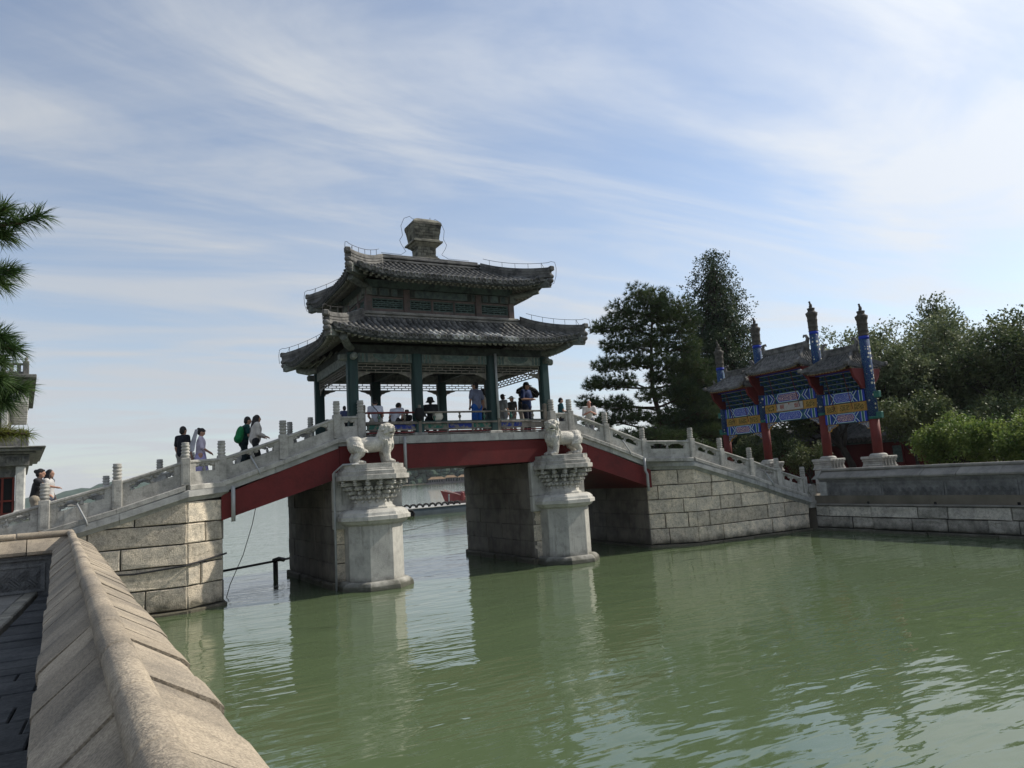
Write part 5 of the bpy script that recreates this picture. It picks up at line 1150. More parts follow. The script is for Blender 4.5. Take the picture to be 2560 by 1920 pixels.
broad('dark_bush', 'dark hedge-like bush behind the bright shrub and right of the red hall', (27.5, -5.0, 1.3), blob_clumps((27.6, -5.2, 3.0), (1.8, 4.2, 1.9), 34, 50, (.5, .8), 1.6), 26000, .15, M_LEAFB, 50, .1, cat='bush')
broad('dark_bush', 'low dark foliage beside the right gate pedestal', (24.5, -1.6, 1.3), blob_clumps((24.8, -1.8, 4.6), (1.6, 1.8, 1.1), 16, 51, (.45, .7), 3.0), 11000, .14, M_LEAFB, 51, .1, cat='bush')
# the near pine: trunk outside the view on the left, boughs reaching in
npn = thing('near_pine', 'pine boughs with long green needles reaching in from the left edge', 'tree', (-12.6, -19.6, 1.25))
wood = MB(); cr_ = MB(); cy_ = MB(); rn = random.Random(77)
limb(wood, (-12.6, -19.6, 1.0), (-12.4, -19.7, 6.0), .16, .09, rn, 6, .03)
def bough(a, tips, cr__, ln, n=360):
    B = limb(wood, (-12.45, -19.65, a[2] - .25), a, .035, .014, rn, 5, .04)
    for tp in tips:
        tp = Vector(tp); a_ = Vector(a); P = limb(wood, a_, tp, .012, .005, rn, 4, .05)
        for _ in range(n):
            f = rn.random() ** .7 * .75 + .25; p = a_.lerp(tp, f) + rvec(rn) * .006; ax = (tp - a_).normalized()
            d = (ax * rn.uniform(.35, 1.0) + rvec(rn) * .75 + Vector((0, 0, .12))).normalized(); s = d.cross(rvec(rn))
            if s.length < .01: continue
            s = s.normalized() * .0014; l_ = ln * rn.uniform(.75, 1.1); q = p + d * l_ * .55; e = p + d * l_ + Vector((0, 0, -.012)); k = len(cr__.v)
            cr__.v += [tuple(p - s), tuple(p + s), tuple(q + s), tuple(q - s), tuple(e)]; cr__.f += [(k, k + 1, k + 2, k + 3), (k + 3, k + 2, k + 4)]; cr__.m += [0, 0]
bough((-10.49, -20.21, 4.07), [(-10.19, -20.27, 4.17), (-10.30, -20.33, 4.16), (-10.31, -20.2, 4.10)], cr_, .095)
bough((-10.52, -20.1, 3.95), [(-10.30, -20.11, 3.97), (-10.34, -20.05, 3.93)], cr_, .09)
bough((-10.53, -19.96, 3.72), [(-10.30, -19.99, 3.66), (-10.33, -20.05, 3.70), (-10.36, -19.9, 3.62)], cr_, .095, 420)
bough((-10.54, -19.84, 3.58), [(-10.28, -19.89, 3.50), (-10.34, -19.85, 3.45), (-10.36, -19.95, 3.54), (-10.40, -19.8, 3.42)], cr_, .095, 420)
bough((-10.56, -19.49, 3.34), [(-10.28, -19.62, 3.325), (-10.36, -19.58, 3.345), (-10.42, -19.55, 3.33)], cy_, .07, 190)
wood.build('trunk', M_BARKP, npn, True); cr_.build('needles', M_NEAR, npn, fix=False); cy_.build('young_needles', M_NEARY, npn, fix=False)
# ---------------------------------------------------------------- carved lions and people: merged rounded volumes
TMP = bpy.data.scenes.new('workshop')
def blob(parts, voxel, smooth=3, name='body'):
    mb = MB()
    for p in parts:
        if p[0] == 'e': mb.ell(p[1], p[2], 16, 10, p[3] if len(p) > 3 else None)
        else:
            a, c = Vector(p[1]), Vector(p[2]); r0_, r1_ = p[3], p[4]; d = c - a
            if d.length < 1e-4: continue
            t = d.normalized(); n = 12; x = t.orthogonal().normalized(); y = t.cross(x); P = []
            for k in range(4): th = PI / 2 * (1 - k / 4); P.append((a - t * r0_ * math.sin(th), r0_ * math.cos(th)))
            P.append((a, r0_)); P.append((c, r1_))
            for k in range(1, 5): th = PI / 2 * k / 4; P.append((c + t * r1_ * math.sin(th), r1_ * math.cos(th)))
            vs = [q + (x * math.cos(2 * PI * j / n) + y * math.sin(2 * PI * j / n)) * max(r_, 1e-4) for q, r_ in P for j in range(n)]
            fs = [(i * n + j, i * n + (j + 1) % n, (i + 1) * n + (j + 1) % n, (i + 1) * n + j) for i in range(len(P) - 1) for j in range(n)] + [tuple(range(n - 1, -1, -1)), tuple(range((len(P) - 1) * n, len(P) * n))]
            mb.add(vs, fs)
    me = mb.mesh(name, M_MARBLE); o = bpy.data.objects.new('tmp', me); TMP.collection.objects.link(o)
    bm = bmesh.new(); bm.from_mesh(me); bmesh.ops.recalc_face_normals(bm, faces=bm.faces); bm.to_mesh(me); bm.free()
    r = o.modifiers.new('r', 'REMESH'); r.mode = 'VOXEL'; r.voxel_size = voxel; r.use_smooth_shade = True
    if smooth: s = o.modifiers.new('s', 'SMOOTH'); s.factor = .5; s.iterations = smooth
    vl = TMP.view_layers[0]; vl.update(); dg = vl.depsgraph; out_ = bpy.data.meshes.new_from_object(o.evaluated_get(dg)); bpy.data.objects.remove(o); bpy.data.meshes.remove(me); out_.name = name
    out_.polygons.foreach_set('use_smooth', [True] * len(out_.polygons)); return out_
M_LION = mat('lion_marble', (.54, .515, .45), (.36, .345, .31), 4.5, .75, 1.0, 20, 0, .45, (.16, .15, .13), fine=.12)
def lion(loc, mir, label, seed):
    """standing guardian lion, facing +x before mirroring, head turned out over the water"""
    rn = random.Random(seed); f = Vector((.50, -.86, -.05)).normalized(); s = Vector((-f.y, f.x, 0)).normalized(); H_ = Vector((.46, -.10, 1.0)); up = Vector((0, 0, 1))
    p = [('e', (-.02, 0, .57), (.60, .24, .235)), ('e', (.42, -.01, .60), (.26, .27, .35)), ('e', (-.48, 0, .56), (.25, .24, .27)), ('c', (.36, 0, .70), (.44, -.05, .94), .25, .22), ('e', H_, (.215, .21, .21))]
    A = lambda d, u_, z, r_: p.append(('e', H_ + f * d + s * u_ + up * z, r_))
    A(.16, 0, -.02, (.12, .12, .085)); A(.23, 0, .0, (.07, .07, .055)); A(.15, 0, -.155, (.095, .095, .04)); A(.20, .06, -.045, (.06, .06, .055)); A(.20, -.06, -.045, (.06, .06, .055)); A(.265, 0, .025, (.045, .045, .035))
    for q in (-1, 1):
        A(.165, q * .085, .085, (.06, .06, .03)); A(.175, q * .08, .045, (.035, .035, .03)); A(-.02, q * .20, .07, (.07, .05, .085)); A(.10, q * .13, -.09, (.06, .06, .06))
    for k in range(60):   # mane curls and collar locks
        a = rn.uniform(0, 2 * PI); v = Vector((math.cos(a), math.sin(a), rn.uniform(-.8, 1)));
        if v.dot(f) > .55 and v.z < .75: continue
        v.normalize(); p.append(('e', H_ + v * .215 + Vector((0, 0, -.02)), (.042, .042, .046)))
    for k in range(34):
        a = rn.uniform(0, 2 * PI); z = rn.uniform(.55, .86); r_ = .25 + .03 * (z < .7); c = Vector((.39 + r_ * math.cos(a), -.03 + r_ * math.sin(a), z)); p.append(('c', c, c + Vector((.0, 0, -.11)), .030, .015))
    for q in (-1, 1):
        y = q * .17
        p += [('c', (.42, y, .56), (.40, y * 1.08, .30), .15, .115), ('c', (.40, y * 1.08, .30), (.43, y * 1.08, .10), .112, .10), ('e', (.50, y * 1.1, .065), (.14, .10, .068))]
        p += [('e', (.60, y * 1.1 + k * .055, .05), (.05, .032, .045)) for k in (-1, 0, 1)]
        p += [('c', (-.46, y * .8, .50), (-.40, y * 1.1, .34), .19, .15), ('c', (-.40, y * 1.1, .34), (-.53, y * 1.1, .17), .14, .10), ('c', (-.53, y * 1.1, .17), (-.50, y * 1.1, .07), .10, .095), ('e', (-.41, y * 1.1, .06), (.15, .095, .062))]
        p += [('e', (-.29, y * 1.1 + k * .05, .048), (.045, .03, .042)) for k in (-1, 0, 1)]
        for k in range(9):   # wavy locks on the haunch
            a = k / 9 * 1.4; c = Vector((-.62 + .05 * k, y * 1.1 + q * .145 * math.cos((k - 4) * .25), .56 - .02 * k)); p.append(('c', c, c + Vector((.05, q * .01, -.20 + .015 * k)), .022, .014))
        for k in range(5): c = Vector((.40 + .02 * k, y + q * .11, .34 + .05 * k)); p.append(('e', c, (.035, .03, .03)))
    p += [('c', (-.66, 0, .62), (-.70, 0, .72), .07, .06), ('c', (-.68, 0, .66), (-.40, .02, .79), .06, .045)] + [('e', (-.68 + .03 * k, 0, .76 + .012 * k), (.045, .07, .04)) for k in range(5)]
    me = blob(p, .012, 1, 'body'); me.materials.clear(); me.materials.append(M_LION)
    if mir:
        me.transform(Matrix.Diagonal((-1, 1, 1, 1))); me.flip_normals()
    t = thing('stone_lion', label, 'statue', loc, 'stone lions on the pier pedestals')
    o = place('body', me, t, Matrix.Translation(loc))
    mo = MB()
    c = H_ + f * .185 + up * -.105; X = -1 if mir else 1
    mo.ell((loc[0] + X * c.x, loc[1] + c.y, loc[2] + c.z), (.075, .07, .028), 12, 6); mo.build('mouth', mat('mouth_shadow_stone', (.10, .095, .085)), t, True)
    MB().cbox(loc[0] - .70, loc[0] + .70, loc[1] - .36, loc[1] + .36, loc[2] - .02, loc[2] + .012, .006).build('base_plate', M_MARBLE, t)
    return t
lion((-3.60, -2.98, 3.565), False, 'white stone lion on the left pier, facing right with its head turned to the water', 1)
lion((3.10, -2.98, 3.565), True, 'white stone lion on the right pier, facing left with its head turned to the water', 2)

SKIN = mat('skin', (.40, .235, .165), (.36, .20, .14), 8, .6); SKIN2 = mat('sunburnt_skin', (.45, .23, .17), (.42, .2, .15), 8, .6)
HAIRB = mat('black_hair', (.012, .010, .010), (.02, .017, .016), 20, .55, stretch=(3, 3, .5)); 
def cloth(name, c): return mat(name, c, tuple(x * .72 for x in c), 7, .9, .8, 9)
def person(label, loc, face, h=1.7, sit=False, lean=0., shirt=(.5, .5, .5), sleeve=.55, legs=(.03, .03, .04), leglen=1., hair='short', arms=None, headpitch=0., shoes=(.5, .5, .5), skirt=False, hat=None, hatc=(.02, .02, .02), headturn=0., skin=SKIN, legspread=0., bulky=0., step=0.):
    k = h / 1.72; V = lambda *a: Vector(a)
    if sit: pel = V(0, -.02, .56); hip = [V(-.10, 0, .54), V(.10, 0, .54)]; kn = [V(-.13, .42, .53), V(.13, .42, .53)]; an = [V(-.13, .40, .10), V(.13, .42, .10)]
    else: pel = V(0, 0, .95); hip = [V(-.09, 0, .92), V(.09, 0, .92)]; kn = [V(-.10 - legspread, .03 + step, .50), V(.10 + legspread, .03 - step * .3, .50)]; an = [V(-.11 - legspread, -.02 + step * .8, .09), V(.11 + legspread, -.02 - step, .09)]
    dz = pel.z - .95
    up_ = dict(waist=V(0, 0, 1.09), chest=V(0, .015, 1.29), neck=V(0, 0, 1.47), head=V(0, .03, 1.60), s0=V(-.185, 0, 1.41), s1=V(.185, 0, 1.41), e0=V(-.235, -.02, 1.13), e1=V(.235, -.02, 1.13), w0=V(-.235, .07, .90), w1=V(.235, .07, .90))
    if sit: up_.update(e0=V(-.23, .06, 1.14), e1=V(.23, .06, 1.14), w0=V(-.10, .26, 1.04), w1=V(.10, .26, 1.04))
    if arms: up_.update({a: V(*c) for a, c in arms.items()})
    rot = Matrix.Rotation(-lean, 3, 'X'); J = {}
    for a, c in up_.items():
        q = rot @ (c - V(0, 0, .95)); J[a] = q + pel
    if arms and 'abs' in arms: pass
    M = Matrix.Translation(loc) @ Matrix.Rotation(face - PI / 2, 4, 'Z') @ Matrix.Scale(k, 4)
    hd = J['head']; hr = rot @ Matrix.Rotation(headturn, 3, 'Z') @ Matrix.Rotation(-headpitch, 3, 'X')
    Hp = lambda x, y, z: hd + hr @ V(x, y, z)
    p = [('e', Hp(0, 0, .01), (.078, .095, .115), hr), ('e', Hp(0, .025, -.06), (.058, .07, .06), hr), ('e', Hp(0, .10, -.005), (.016, .022, .028), hr), ('e', Hp(0, .088, -.055), (.026, .014, .010), hr), ('e', Hp(0, .085, .03), (.055, .02, .012), hr), ('e', Hp(-.082, 0, -.005), (.012, .022, .032), hr), ('e', Hp(.082, 0, -.005), (.012, .022, .032), hr), ('c', J['neck'] - V(0, 0, .06), hd - V(0, .0, .05), .055, .05)]
    p += [('e', (J['chest']), (.15, .095, .19), rot), ('c', J['waist'], pel, .115, .125)]
    for i in (0, 1):
        s_, e_, w_ = J['s%d' % i], J['e%d' % i], J['w%d' % i]; p += [('c', J['chest'] + (s_ - J['chest']) * .6, s_, .07, .06), ('c', s_, e_, .052, .040), ('c', e_, w_, .041, .027)]
        d = (w_ - e_).normalized(); x = d.cross(V(0, 0, 1)); x = x.normalized() if x.length > .1 else V(1, 0, 0); y = x.cross(d)
        p.append(('c', w_ + d * .02, w_ + d * .075, .030, .030))
        for j, l_ in enumerate((.062, .075, .07, .055)): b0 = w_ + d * .085 + x * (-.03 + .02 * j); m1 = b0 + d * l_ * .55; p += [('c', b0, m1, .0115, .011), ('c', m1, m1 + (d * .7 - y * .7) * l_ * .5, .011, .010)]
        q = -1 if i == 0 else 1; b0 = w_ + d * .035 + x * .028 * -q; p.append(('c', b0, b0 + (d * .7 - x * q * .7) * .06, .013, .011))
        p += [('c', hip[i], kn[i], .085, .060), ('c', kn[i], an[i], .056, .036), ('c', an[i], an[i] + V(0, .13, -.04), .04, .035)]
    T = thing('person', label, 'person', loc)
    def put(me, nm, m): me.materials.clear(); me.materials.append(m); me.transform(M); return place(nm, me, T)
    put(blob(p, .0155, 2), 'body', skin)
    c = [('e', J['chest'], (.185 + bulky, .125 + bulky, .20), rot), ('c', J['waist'], pel + (rot @ V(0, 0, .02)), .135 + bulky, .145 + bulky), ('c', J['s0'], J['s1'], .075 + bulky * .5, .075 + bulky * .5), ('c', J['chest'], J['waist'], .14 + bulky, .135 + bulky), ('c', J['neck'] - V(0, 0, .05), J['neck'] - V(0, 0, .02), .075, .065)]
    for i in (0, 1):
        s_, e_, w_ = J['s%d' % i], J['e%d' % i], J['w%d' % i]
        if sleeve <= 1: c.append(('c', s_, s_.lerp(e_, sleeve), .070 + bulky * .5, .062 + bulky * .5))
        else: c += [('c', s_, e_, .068 + bulky * .5, .056 + bulky * .5), ('c', e_, e_.lerp(w_, sleeve - 1), .056 + bulky * .5, .044 + bulky * .4)]
    key = lambda col: '%02x%02x%02x' % tuple(int(min(x, 1) * 255) for x in col)
    put(blob(c, .021, 3), 'shirt', cloth('cloth_' + key(shirt), shirt))
    c = []
    if skirt:
        b0 = pel - V(0, 0, .02); c = [('c', b0, b0 - V(0, 0, .25), .155, .20), ('c', b0 - V(0, 0, .25), V(0, b0.y, .22), .20, .27)]
    else:
        c.append(('c', hip[0], hip[1], .125, .125))
        for i in (0, 1):
            if leglen <= .5: c.append(('c', hip[i], hip[i].lerp(kn[i], leglen * 2), .105, .098))
            else: c += [('c', hip[i], kn[i], .105, .078), ('c', kn[i], kn[i].lerp(an[i], leglen * 2 - 1), .078, .062)]
    put(blob(c, .021, 3), 'dress_skirt' if skirt else ('shorts' if leglen <= .5 else 'trousers'), cloth('cloth_' + key(legs), legs))
    c = []
    for i in (0, 1): c += [('c', an[i] - V(0, .03, .045), an[i] + V(0, .15, -.052), .043, .036)]
    put(blob(c, .0145, 1), 'shoes', cloth('cloth_' + key(shoes), shoes))
    if hair:
        c = [('e', Hp(0, -.018, .035), (.088, .098, .105), hr), ('e', Hp(0, -.045, -.02), (.08, .07, .085), hr)]
        if hair == 'long': c += [('c', Hp(0, -.06, .02), Hp(0, -.075, -.16), .085, .10), ('c', Hp(0, -.075, -.16), J['chest'] + rot @ V(0, -.12, -.08), .10, .075), ('c', Hp(-.07, .0, 0), Hp(-.09, .01, -.2), .03, .04), ('c', Hp(.07, .0, 0), Hp(.09, .01, -.2), .03, .04)]
        if hair == 'bun': c += [('e', Hp(0, -.115, .05), (.055, .055, .055)), ('e', Hp(0, .05, .085), (.07, .04, .03), hr)]
        if hair == 'tail': c += [('c', Hp(0, -.09, .0), Hp(.02, -.13, -.18), .035, .02)]
        put(blob(c, .0145, 2), 'hair', HAIRB)
    if hat:
        hm = MB(); n = 20
        if hat == 'bucket': pr = [(.17, -.035), (.155, -.03), (.112, .03), (.105, .10), (.08, .135), (.01, .14)]
        elif hat == 'cap': pr = [(.100, .03), (.102, .06), (.085, .115), (.05, .14), (.01, .145)]
        else: pr = [(.20, .02), (.19, .03), (.105, .055), (.10, .085), (.09, .09)]
        hm.lathe(pr, n, (0, 0, 0))
        if hat == 'cap': hm.prism([(-.075, .06), (-.07, .15), (-.03, .19), (.03, .19), (.07, .15), (.075, .06)], lambda a, c_, d: (a, c_, d - (c_ - .06) * .25), .028, .042)
        hm.v = [tuple(M @ Hp(*v)) for v in hm.v]; hm.build('hat', cloth('cloth_' + key(hatc), hatc), T, True)
    return T
gz = lambda x: deck(x) - .05
# the left ramp
person('woman in a black tee pointing right over the parapet at the far left', (-11.95, -2.66, gz(-11.95)), rad(-8), 1.60, shirt=(.025, .024, .026), sleeve=.6, legs=(.33, .29, .23), hair='bun', lean=.12, arms=dict(e1=(.28, .22, 1.30), w1=(.22, .47, 1.27), e0=(-.22, .05, 1.14), w0=(-.12, .26, 1.06)))
person('woman with dark hair half hidden behind the pointing woman', (-11.72, -2.2, gz(-11.72)), rad(-20), 1.52, shirt=(.55, .54, .52), legs=(.06, .07, .10), hair='long')
person('man in a black polo seen from behind at the top of the left steps', (-8.62, -1.5, gz(-8.6)), rad(40), 1.72, shirt=(.012, .013, .02), sleeve=.7, legs=(.30, .28, .25), arms=dict(e0=(-.25, .0, 1.13), w0=(-.25, .08, .90), e1=(.25, 0, 1.13), w1=(.25, .08, .90)), bulky=.01, headpitch=.1)
t = person('young woman in a lilac gown and veil looking down on the left steps', (-8.18, -1.85, gz(-8.2)), rad(-5), 1.60, shirt=(.56, .50, .60), sleeve=1.2, legs=(.42, .38, .62), hair='bun', skirt=True, headpitch=.5, arms=dict(e0=(-.21, .05, 1.13), w0=(-.15, .24, 1.0), e1=(.21, .05, 1.13), w1=(.15, .24, 1.0)))
vm = MB(); vz = gz(-8.2) + 1.5
for j in range(7):
    f = j / 6
    for i in range(7): a = PI * .55 + PI * .9 * (i / 6); vm.v.append((-8.18 - .05 + (.09 + .10 * f) * math.cos(a) - .10 * f, -1.85 + (.09 + .12 * f) * math.sin(a), vz - .62 * f + .08))
for j in range(6):
    for i in range(6): vm.f.append((j * 7 + i, j * 7 + i + 1, (j + 1) * 7 + i + 1, (j + 1) * 7 + i)); vm.m.append(0)
vm.build('veil', mat('white_veil', (.7, .7, .72), trans=.6), t, True, fix=False)
person('man in a dark green polo climbing the left ramp beside the long-haired woman', (-6.95, -1.15, gz(-6.95)), rad(8), 1.72, lean=.16, shirt=(.008, .052, .048), sleeve=.7, legs=(.008, .02, .022), hair='short', arms=dict(e1=(.24, .06, 1.14), w1=(.18, .28, 1.16), e0=(-.24, .10, 1.16), w0=(-.16, .33, 1.18)), step=.12)
bag = blob([('e', (0, 0, .24), (.16, .12, .27)), ('e', (0, -.02, .12), (.17, .13, .14))], .02, 3); bag.materials.clear(); bag.materials.append(cloth('bright_green_bag', (.012, .17, .055))); bag.transform(Matrix.Translation((-7.10, -1.24, gz(-6.95) + .93)) @ Matrix.Rotation(rad(9), 4, 'Y') @ Matrix.Rotation(rad(-80), 4, 'Z'))
tag(place('backpack', bag), 'bright green backpack on the back of the man in dark green', 'backpack')
person('woman with long black hair in a loose cream jacket on the left ramp', (-6.72, -1.8, gz(-6.72)), rad(5), 1.62, lean=.08, shirt=(.50, .47, .43), sleeve=1.75, legs=(.02, .02, .022), hair='long', bulky=.035, arms=dict(e1=(.24, .04, 1.12), w1=(.16, .28, 1.06), e0=(-.24, .04, 1.12), w0=(-.16, .26, 1.06)), step=.1)
person('child with short black hair behind the parapet left of the pavilion', (-3.98, -1.5, FL), rad(100), 1.06, shirt=(.08, .10, .2))
# in the pavilion
person('seated woman in a white tee leaning forward, nearest the left front column', (-3.12, -2.0, FL), rad(80), 1.66, sit=True, lean=.38, shirt=(.62, .64, .72), legs=(.45, .42, .36), hair='short', headpitch=.5)
MB().tube([(-3.26, -2.14, 5.38), (-3.17, -2.22, 5.25), (-3.02, -2.24, 5.05), (-2.96, -2.18, 4.98)], .014, 6).build('shoulder_strap', M_WIRE, bpy.data.objects[[o.name for o in COL.objects if o.name.startswith('person') and o.parent is None][-1]])
person('seated woman in a white tee and grey cap bending right beside the first', (-2.52, -2.0, FL), rad(50), 1.62, sit=True, lean=.62, shirt=(.62, .63, .70), legs=(.03, .03, .035), hair='tail', hat='cap', hatc=(.2, .17, .13), headpitch=.3)
person('small child in a brown sun hat on the bench beside the two women in white', (-2.08, -1.95, FL), rad(95), 1.12, sit=True, shirt=(.02, .02, .022), legs=(.03, .03, .03), hat='bucket', hatc=(.07, .055, .04))
bg_ = blob([('e', (0, 0, .2), (.17, .12, .22)), ('c', (-.08, -.02, .36), (.08, -.02, .36), .05, .05)], .02, 2); bg_.materials.clear(); bg_.materials.append(cloth('black_bag', (.012, .012, .014))); bg_.transform(Matrix.Translation((-1.84, -2.44, 4.872)))
tag(place('bag', bg_), 'black bag standing on the bench by the second front column', 'bag')
person('seated woman in black with a black bucket hat, right of the second column', (-1.28, -2.0, FL), rad(70), 1.64, sit=True, lean=.06, shirt=(.010, .010, .012), sleeve=1.3, legs=(.03, .03, .03), hair='short', hat='bucket', hatc=(.010, .010, .012))
cbg = blob([('e', (0, 0, .13), (.19, .07, .15)), ('c', (-.12, 0, .22), (.12, 0, .22), .05, .05)], .018, 2); cbg.materials.clear(); cbg.materials.append(cloth('cream_bag', (.52, .49, .42))); cbg.transform(Matrix.Translation((-1.15, -2.26, 4.872)))
tag(place('handbag', cbg), 'cream shoulder bag on the bench beside the woman in the bucket hat', 'bag')
person('standing man in a grey-blue tee and bright blue shorts, back turned', (.60, -1.55, FL), rad(108), 1.84, shirt=(.20, .22, .32), sleeve=.75, legs=(.02, .11, .42), leglen=.48, bulky=.015, headturn=.5, arms=dict(e0=(-.28, -.02, 1.14), w0=(-.20, .10, .96), e1=(.28, -.02, 1.14), w1=(.25, .10, .93)))
person('standing woman in a beige top half hidden behind the third column', (1.06, -1.15, FL), rad(150), 1.66, shirt=(.34, .30, .25), legs=(.02, .02, .03), hair='tail', sleeve=.5)
person('man in a grey checked shirt and dark cap looking up, right of the third column', (1.72, -1.35, FL), rad(20), 1.44, shirt=(.25, .26, .25), sleeve=.9, legs=(.25, .26, .26), hat='cap', hatc=(.015, .015, .018), headpitch=-.5)
person('woman in a wide white visor between the checked shirt and the navy polo', (2.28, -1.0, FL), rad(200), 1.42, shirt=(.05, .05, .05), legs=(.2, .19, .17), hair='tail', hat='visor', hatc=(.6, .58, .54))
person('man in a navy polo and black cap with hands clasped, facing out', (2.80, -1.15, FL), rad(-62), 1.90, shirt=(.012, .028, .095), sleeve=.75, legs=(.012, .014, .03), bulky=.02, hat='cap', hatc=(.012, .012, .014), headturn=.35, arms=dict(e0=(-.27, .02, 1.16), w0=(-.07, .24, 1.14), e1=(.27, .02, 1.16), w1=(.07, .24, 1.14)))
person('person in dark clothes holding the umbrella behind the navy polo', (3.02, -.35, FL), rad(-40), 1.68, shirt=(.02, .02, .022), legs=(.3, .26, .22), hair='short', arms=dict(e1=(.25, .12, 1.2), w1=(.14, .22, 1.34)))
um = thing('umbrella', 'open black umbrella with a pale rim tilted behind the man in navy', 'umbrella', (3.2, -.5, 5.9))
UM = Matrix.Translation((3.22, -.55, 6.02)) @ Matrix.Rotation(rad(22), 4, 'Y') @ Matrix.Rotation(rad(-14), 4, 'X')
cn = MB(); pr = [(.02, .20), (.18, .17), (.34, .09), (.46, -.04)]
for i, (r_, z) in enumerate(pr):
    for j in range(16): cn.v.append((r_ * math.cos(2 * PI * j / 16) * (1 if j % 2 == 0 else .96), r_ * math.sin(2 * PI * j / 16) * (1 if j % 2 == 0 else .96), z + (0 if j % 2 == 0 else .015 * i)))
for i in range(3):
    for j in range(16): cn.f.append((i * 16 + j, (i + 1) * 16 + j, (i + 1) * 16 + (j + 1) % 16, i * 16 + (j + 1) % 16)); cn.m.append(0)
cn.v = [tuple(UM @ Vector(v)) for v in cn.v]; cn.build('canopy', cloth('black_umbrella', (.012, .012, .014)), um, fix=False)
q = MB().tube([(0, 0, .24), (0, 0, -.62)], .009, 6); q.v = [tuple(UM @ Vector(v)) for v in q.v]; q.build('shaft', M_METAL, um)
q = MB()
for j in range(0, 16, 2): q.tube([(0, 0, .17), (.34 * math.cos(2 * PI * j / 16), .34 * math.sin(2 * PI * j / 16), .07), (.45 * math.cos(2 * PI * j / 16), .45 * math.sin(2 * PI * j / 16), -.045)], .005, 4)
q.v = [tuple(UM @ Vector(v)) for v in q.v]; q.build('ribs', M_METAL, um)
# the right ramp
person('person in a teal top looking down, just right of the pavilion', (4.15, -1.3, gz(4.15)), rad(-15), 1.50, shirt=(.03, .12, .15), legs=(.04, .04, .05), hair='short', headpitch=.4, arms=dict(e1=(.22, .05, 1.14), w1=(.08, .30, 1.14), e0=(-.22, .05, 1.14), w0=(-.08, .30, 1.14)))
t = person('balding man in a white shirt leaning on the right parapet taking a photo', (4.92, -1.98, gz(4.92)), rad(-118), 1.66, lean=.62, shirt=(.66, .65, .62), sleeve=1.1, legs=(.30, .30, .31), hair=None, skin=SKIN2, headpitch=-.45, arms=dict(e0=(-.24, .22, 1.24), w0=(-.07, .38, 1.44), e1=(.24, .22, 1.24), w1=(.06, .38, 1.44)))
tag(MB().cbox(4.62, 4.66, -2.66, -2.58, 5.24, 5.38, .008).build('phone', M_BLACK), 'black phone held up by the balding man', 'phone')
bpy.data.scenes.remove(TMP)
# ---------------------------------------------------------------- marble hall at the left, beyond the bridge
M_HALL = mat('weathered_hall_stone', (.17, .165, .15), (.075, .075, .072), 2.4, .9, .5, 14, .15, .5, (.03, .03, .03), fine=.2)
M_HALLW = mat('white_hall_marble', (.58, .57, .53), (.36, .355, .34), 3, .8, .4, 18, 0, .5, (.06, .06, .055))
M_HALLR = mat('red_brown_frame', (.16, .028, .018), (.11, .022, .016), 3, .7)
hall = thing('marble_hall', 'two-storey weathered stone hall with balustraded roof at the far left edge', 'building', (-18, 27, 0))
X1, Y0, X0, Y1 = -14.75, 24.5, -27., 40.
def hb(x0, x1, y0, y1, z0, z1, nm, m, par=hall, b=.03): return MB().cbox(x0, x1, y0, y1, z0, z1, b).build(nm, m, par)
hb(X0, X1 + .5, Y0 - .5, Y1, -1, 2.2, 'hull_base', M_HALLW); hb(X0, X1 + .7, Y0 - .7, Y1, 2.2, 2.4, 'base_moulding', M_HALLW)
hb(X0, X1 - .6, Y0 + .6, Y1, 2.4, 5.2, 'lower_wall', M_HALL)
for i in range(6):
    x = X1 - .25 - i * 1.55
    o = hb(x - .22, x + .22, Y0 - .05, Y0 + .39, 2.4, 5.15, 'pillar', M_HALLW, hall, .05); hb(x - .28, x + .28, Y0 - .11, Y0 + .45, 2.4, 2.7, 'pillar_base', M_HALLW, o)
    if i: 
        w_ = hb(x + .23, x + 1.31, Y0 + .44, Y0 + .6, 2.45, 4.55, 'window', M_BLACK, hall, .01)
        for a in (.26, .74, 1.24): hb(x + a - .05, x + a + .05, Y0 + .36, Y0 + .46, 2.45, 4.55, 'window_frame', M_HALLR, w_, .01)
        for z in (2.5, 3.2, 4.5): hb(x + .3, x + 1.26, Y0 + .37, Y0 + .45, z, z + .1, 'window_bar', M_HALLR, w_, .01)
        ar = [(x + .25, 4.56), (x + 1.32, 4.56), (x + 1.32, 4.62)] + [(x + .785 + .45 * math.cos(a), 4.66 - .0 + .32 * math.sin(a) - .3) for a in (0.3, 1.0, 1.57, 2.1, 2.8)] + [(x + .25, 4.62)]
        MB().box(x + .23, x + 1.31, Y0 + .3, Y0 + .42, 4.56, 5.15).build('arch_panel', M_HALL, hall)
for i in range(8):
    y = Y0 + .35 + i * 1.8; hb(X1 - .44, X1, y - .2, y + .2, 2.4, 5.15, 'pillar', M_HALLW, hall, .05)
hb(X0, X1 + .15, Y0 - .2, Y1, 5.16, 5.80, 'frieze', M_HALL); hb(X0, X1 + .45, Y0 - .5, Y1, 5.81, 5.93, 'cornice', M_HALL); hb(X0, X1 + .75, Y0 - .8, Y1, 5.94, 6.10, 'cornice', M_HALL); hb(X0, X1 + .9, Y0 - .95, Y1, 6.11, 6.20, 'cornice', M_HALL)
rn = random.Random(9)
for i in range(26): x = X1 - .1 - i * .36; MB().ell((x, Y0 - .22, 5.48 + rn.uniform(-.05, .05)), (.14, .03, .20), 8, 5).build('carved_scroll', M_HALL, hall, True)
hb(X0, X1 + .1, Y0 - .15, Y1, 6.21, 7.15, 'terrace_wall', M_HALL)
hb(X0, X1 - .9, Y0 + .9, Y1, 7.16, 9.6, 'upper_wall', M_HALL)
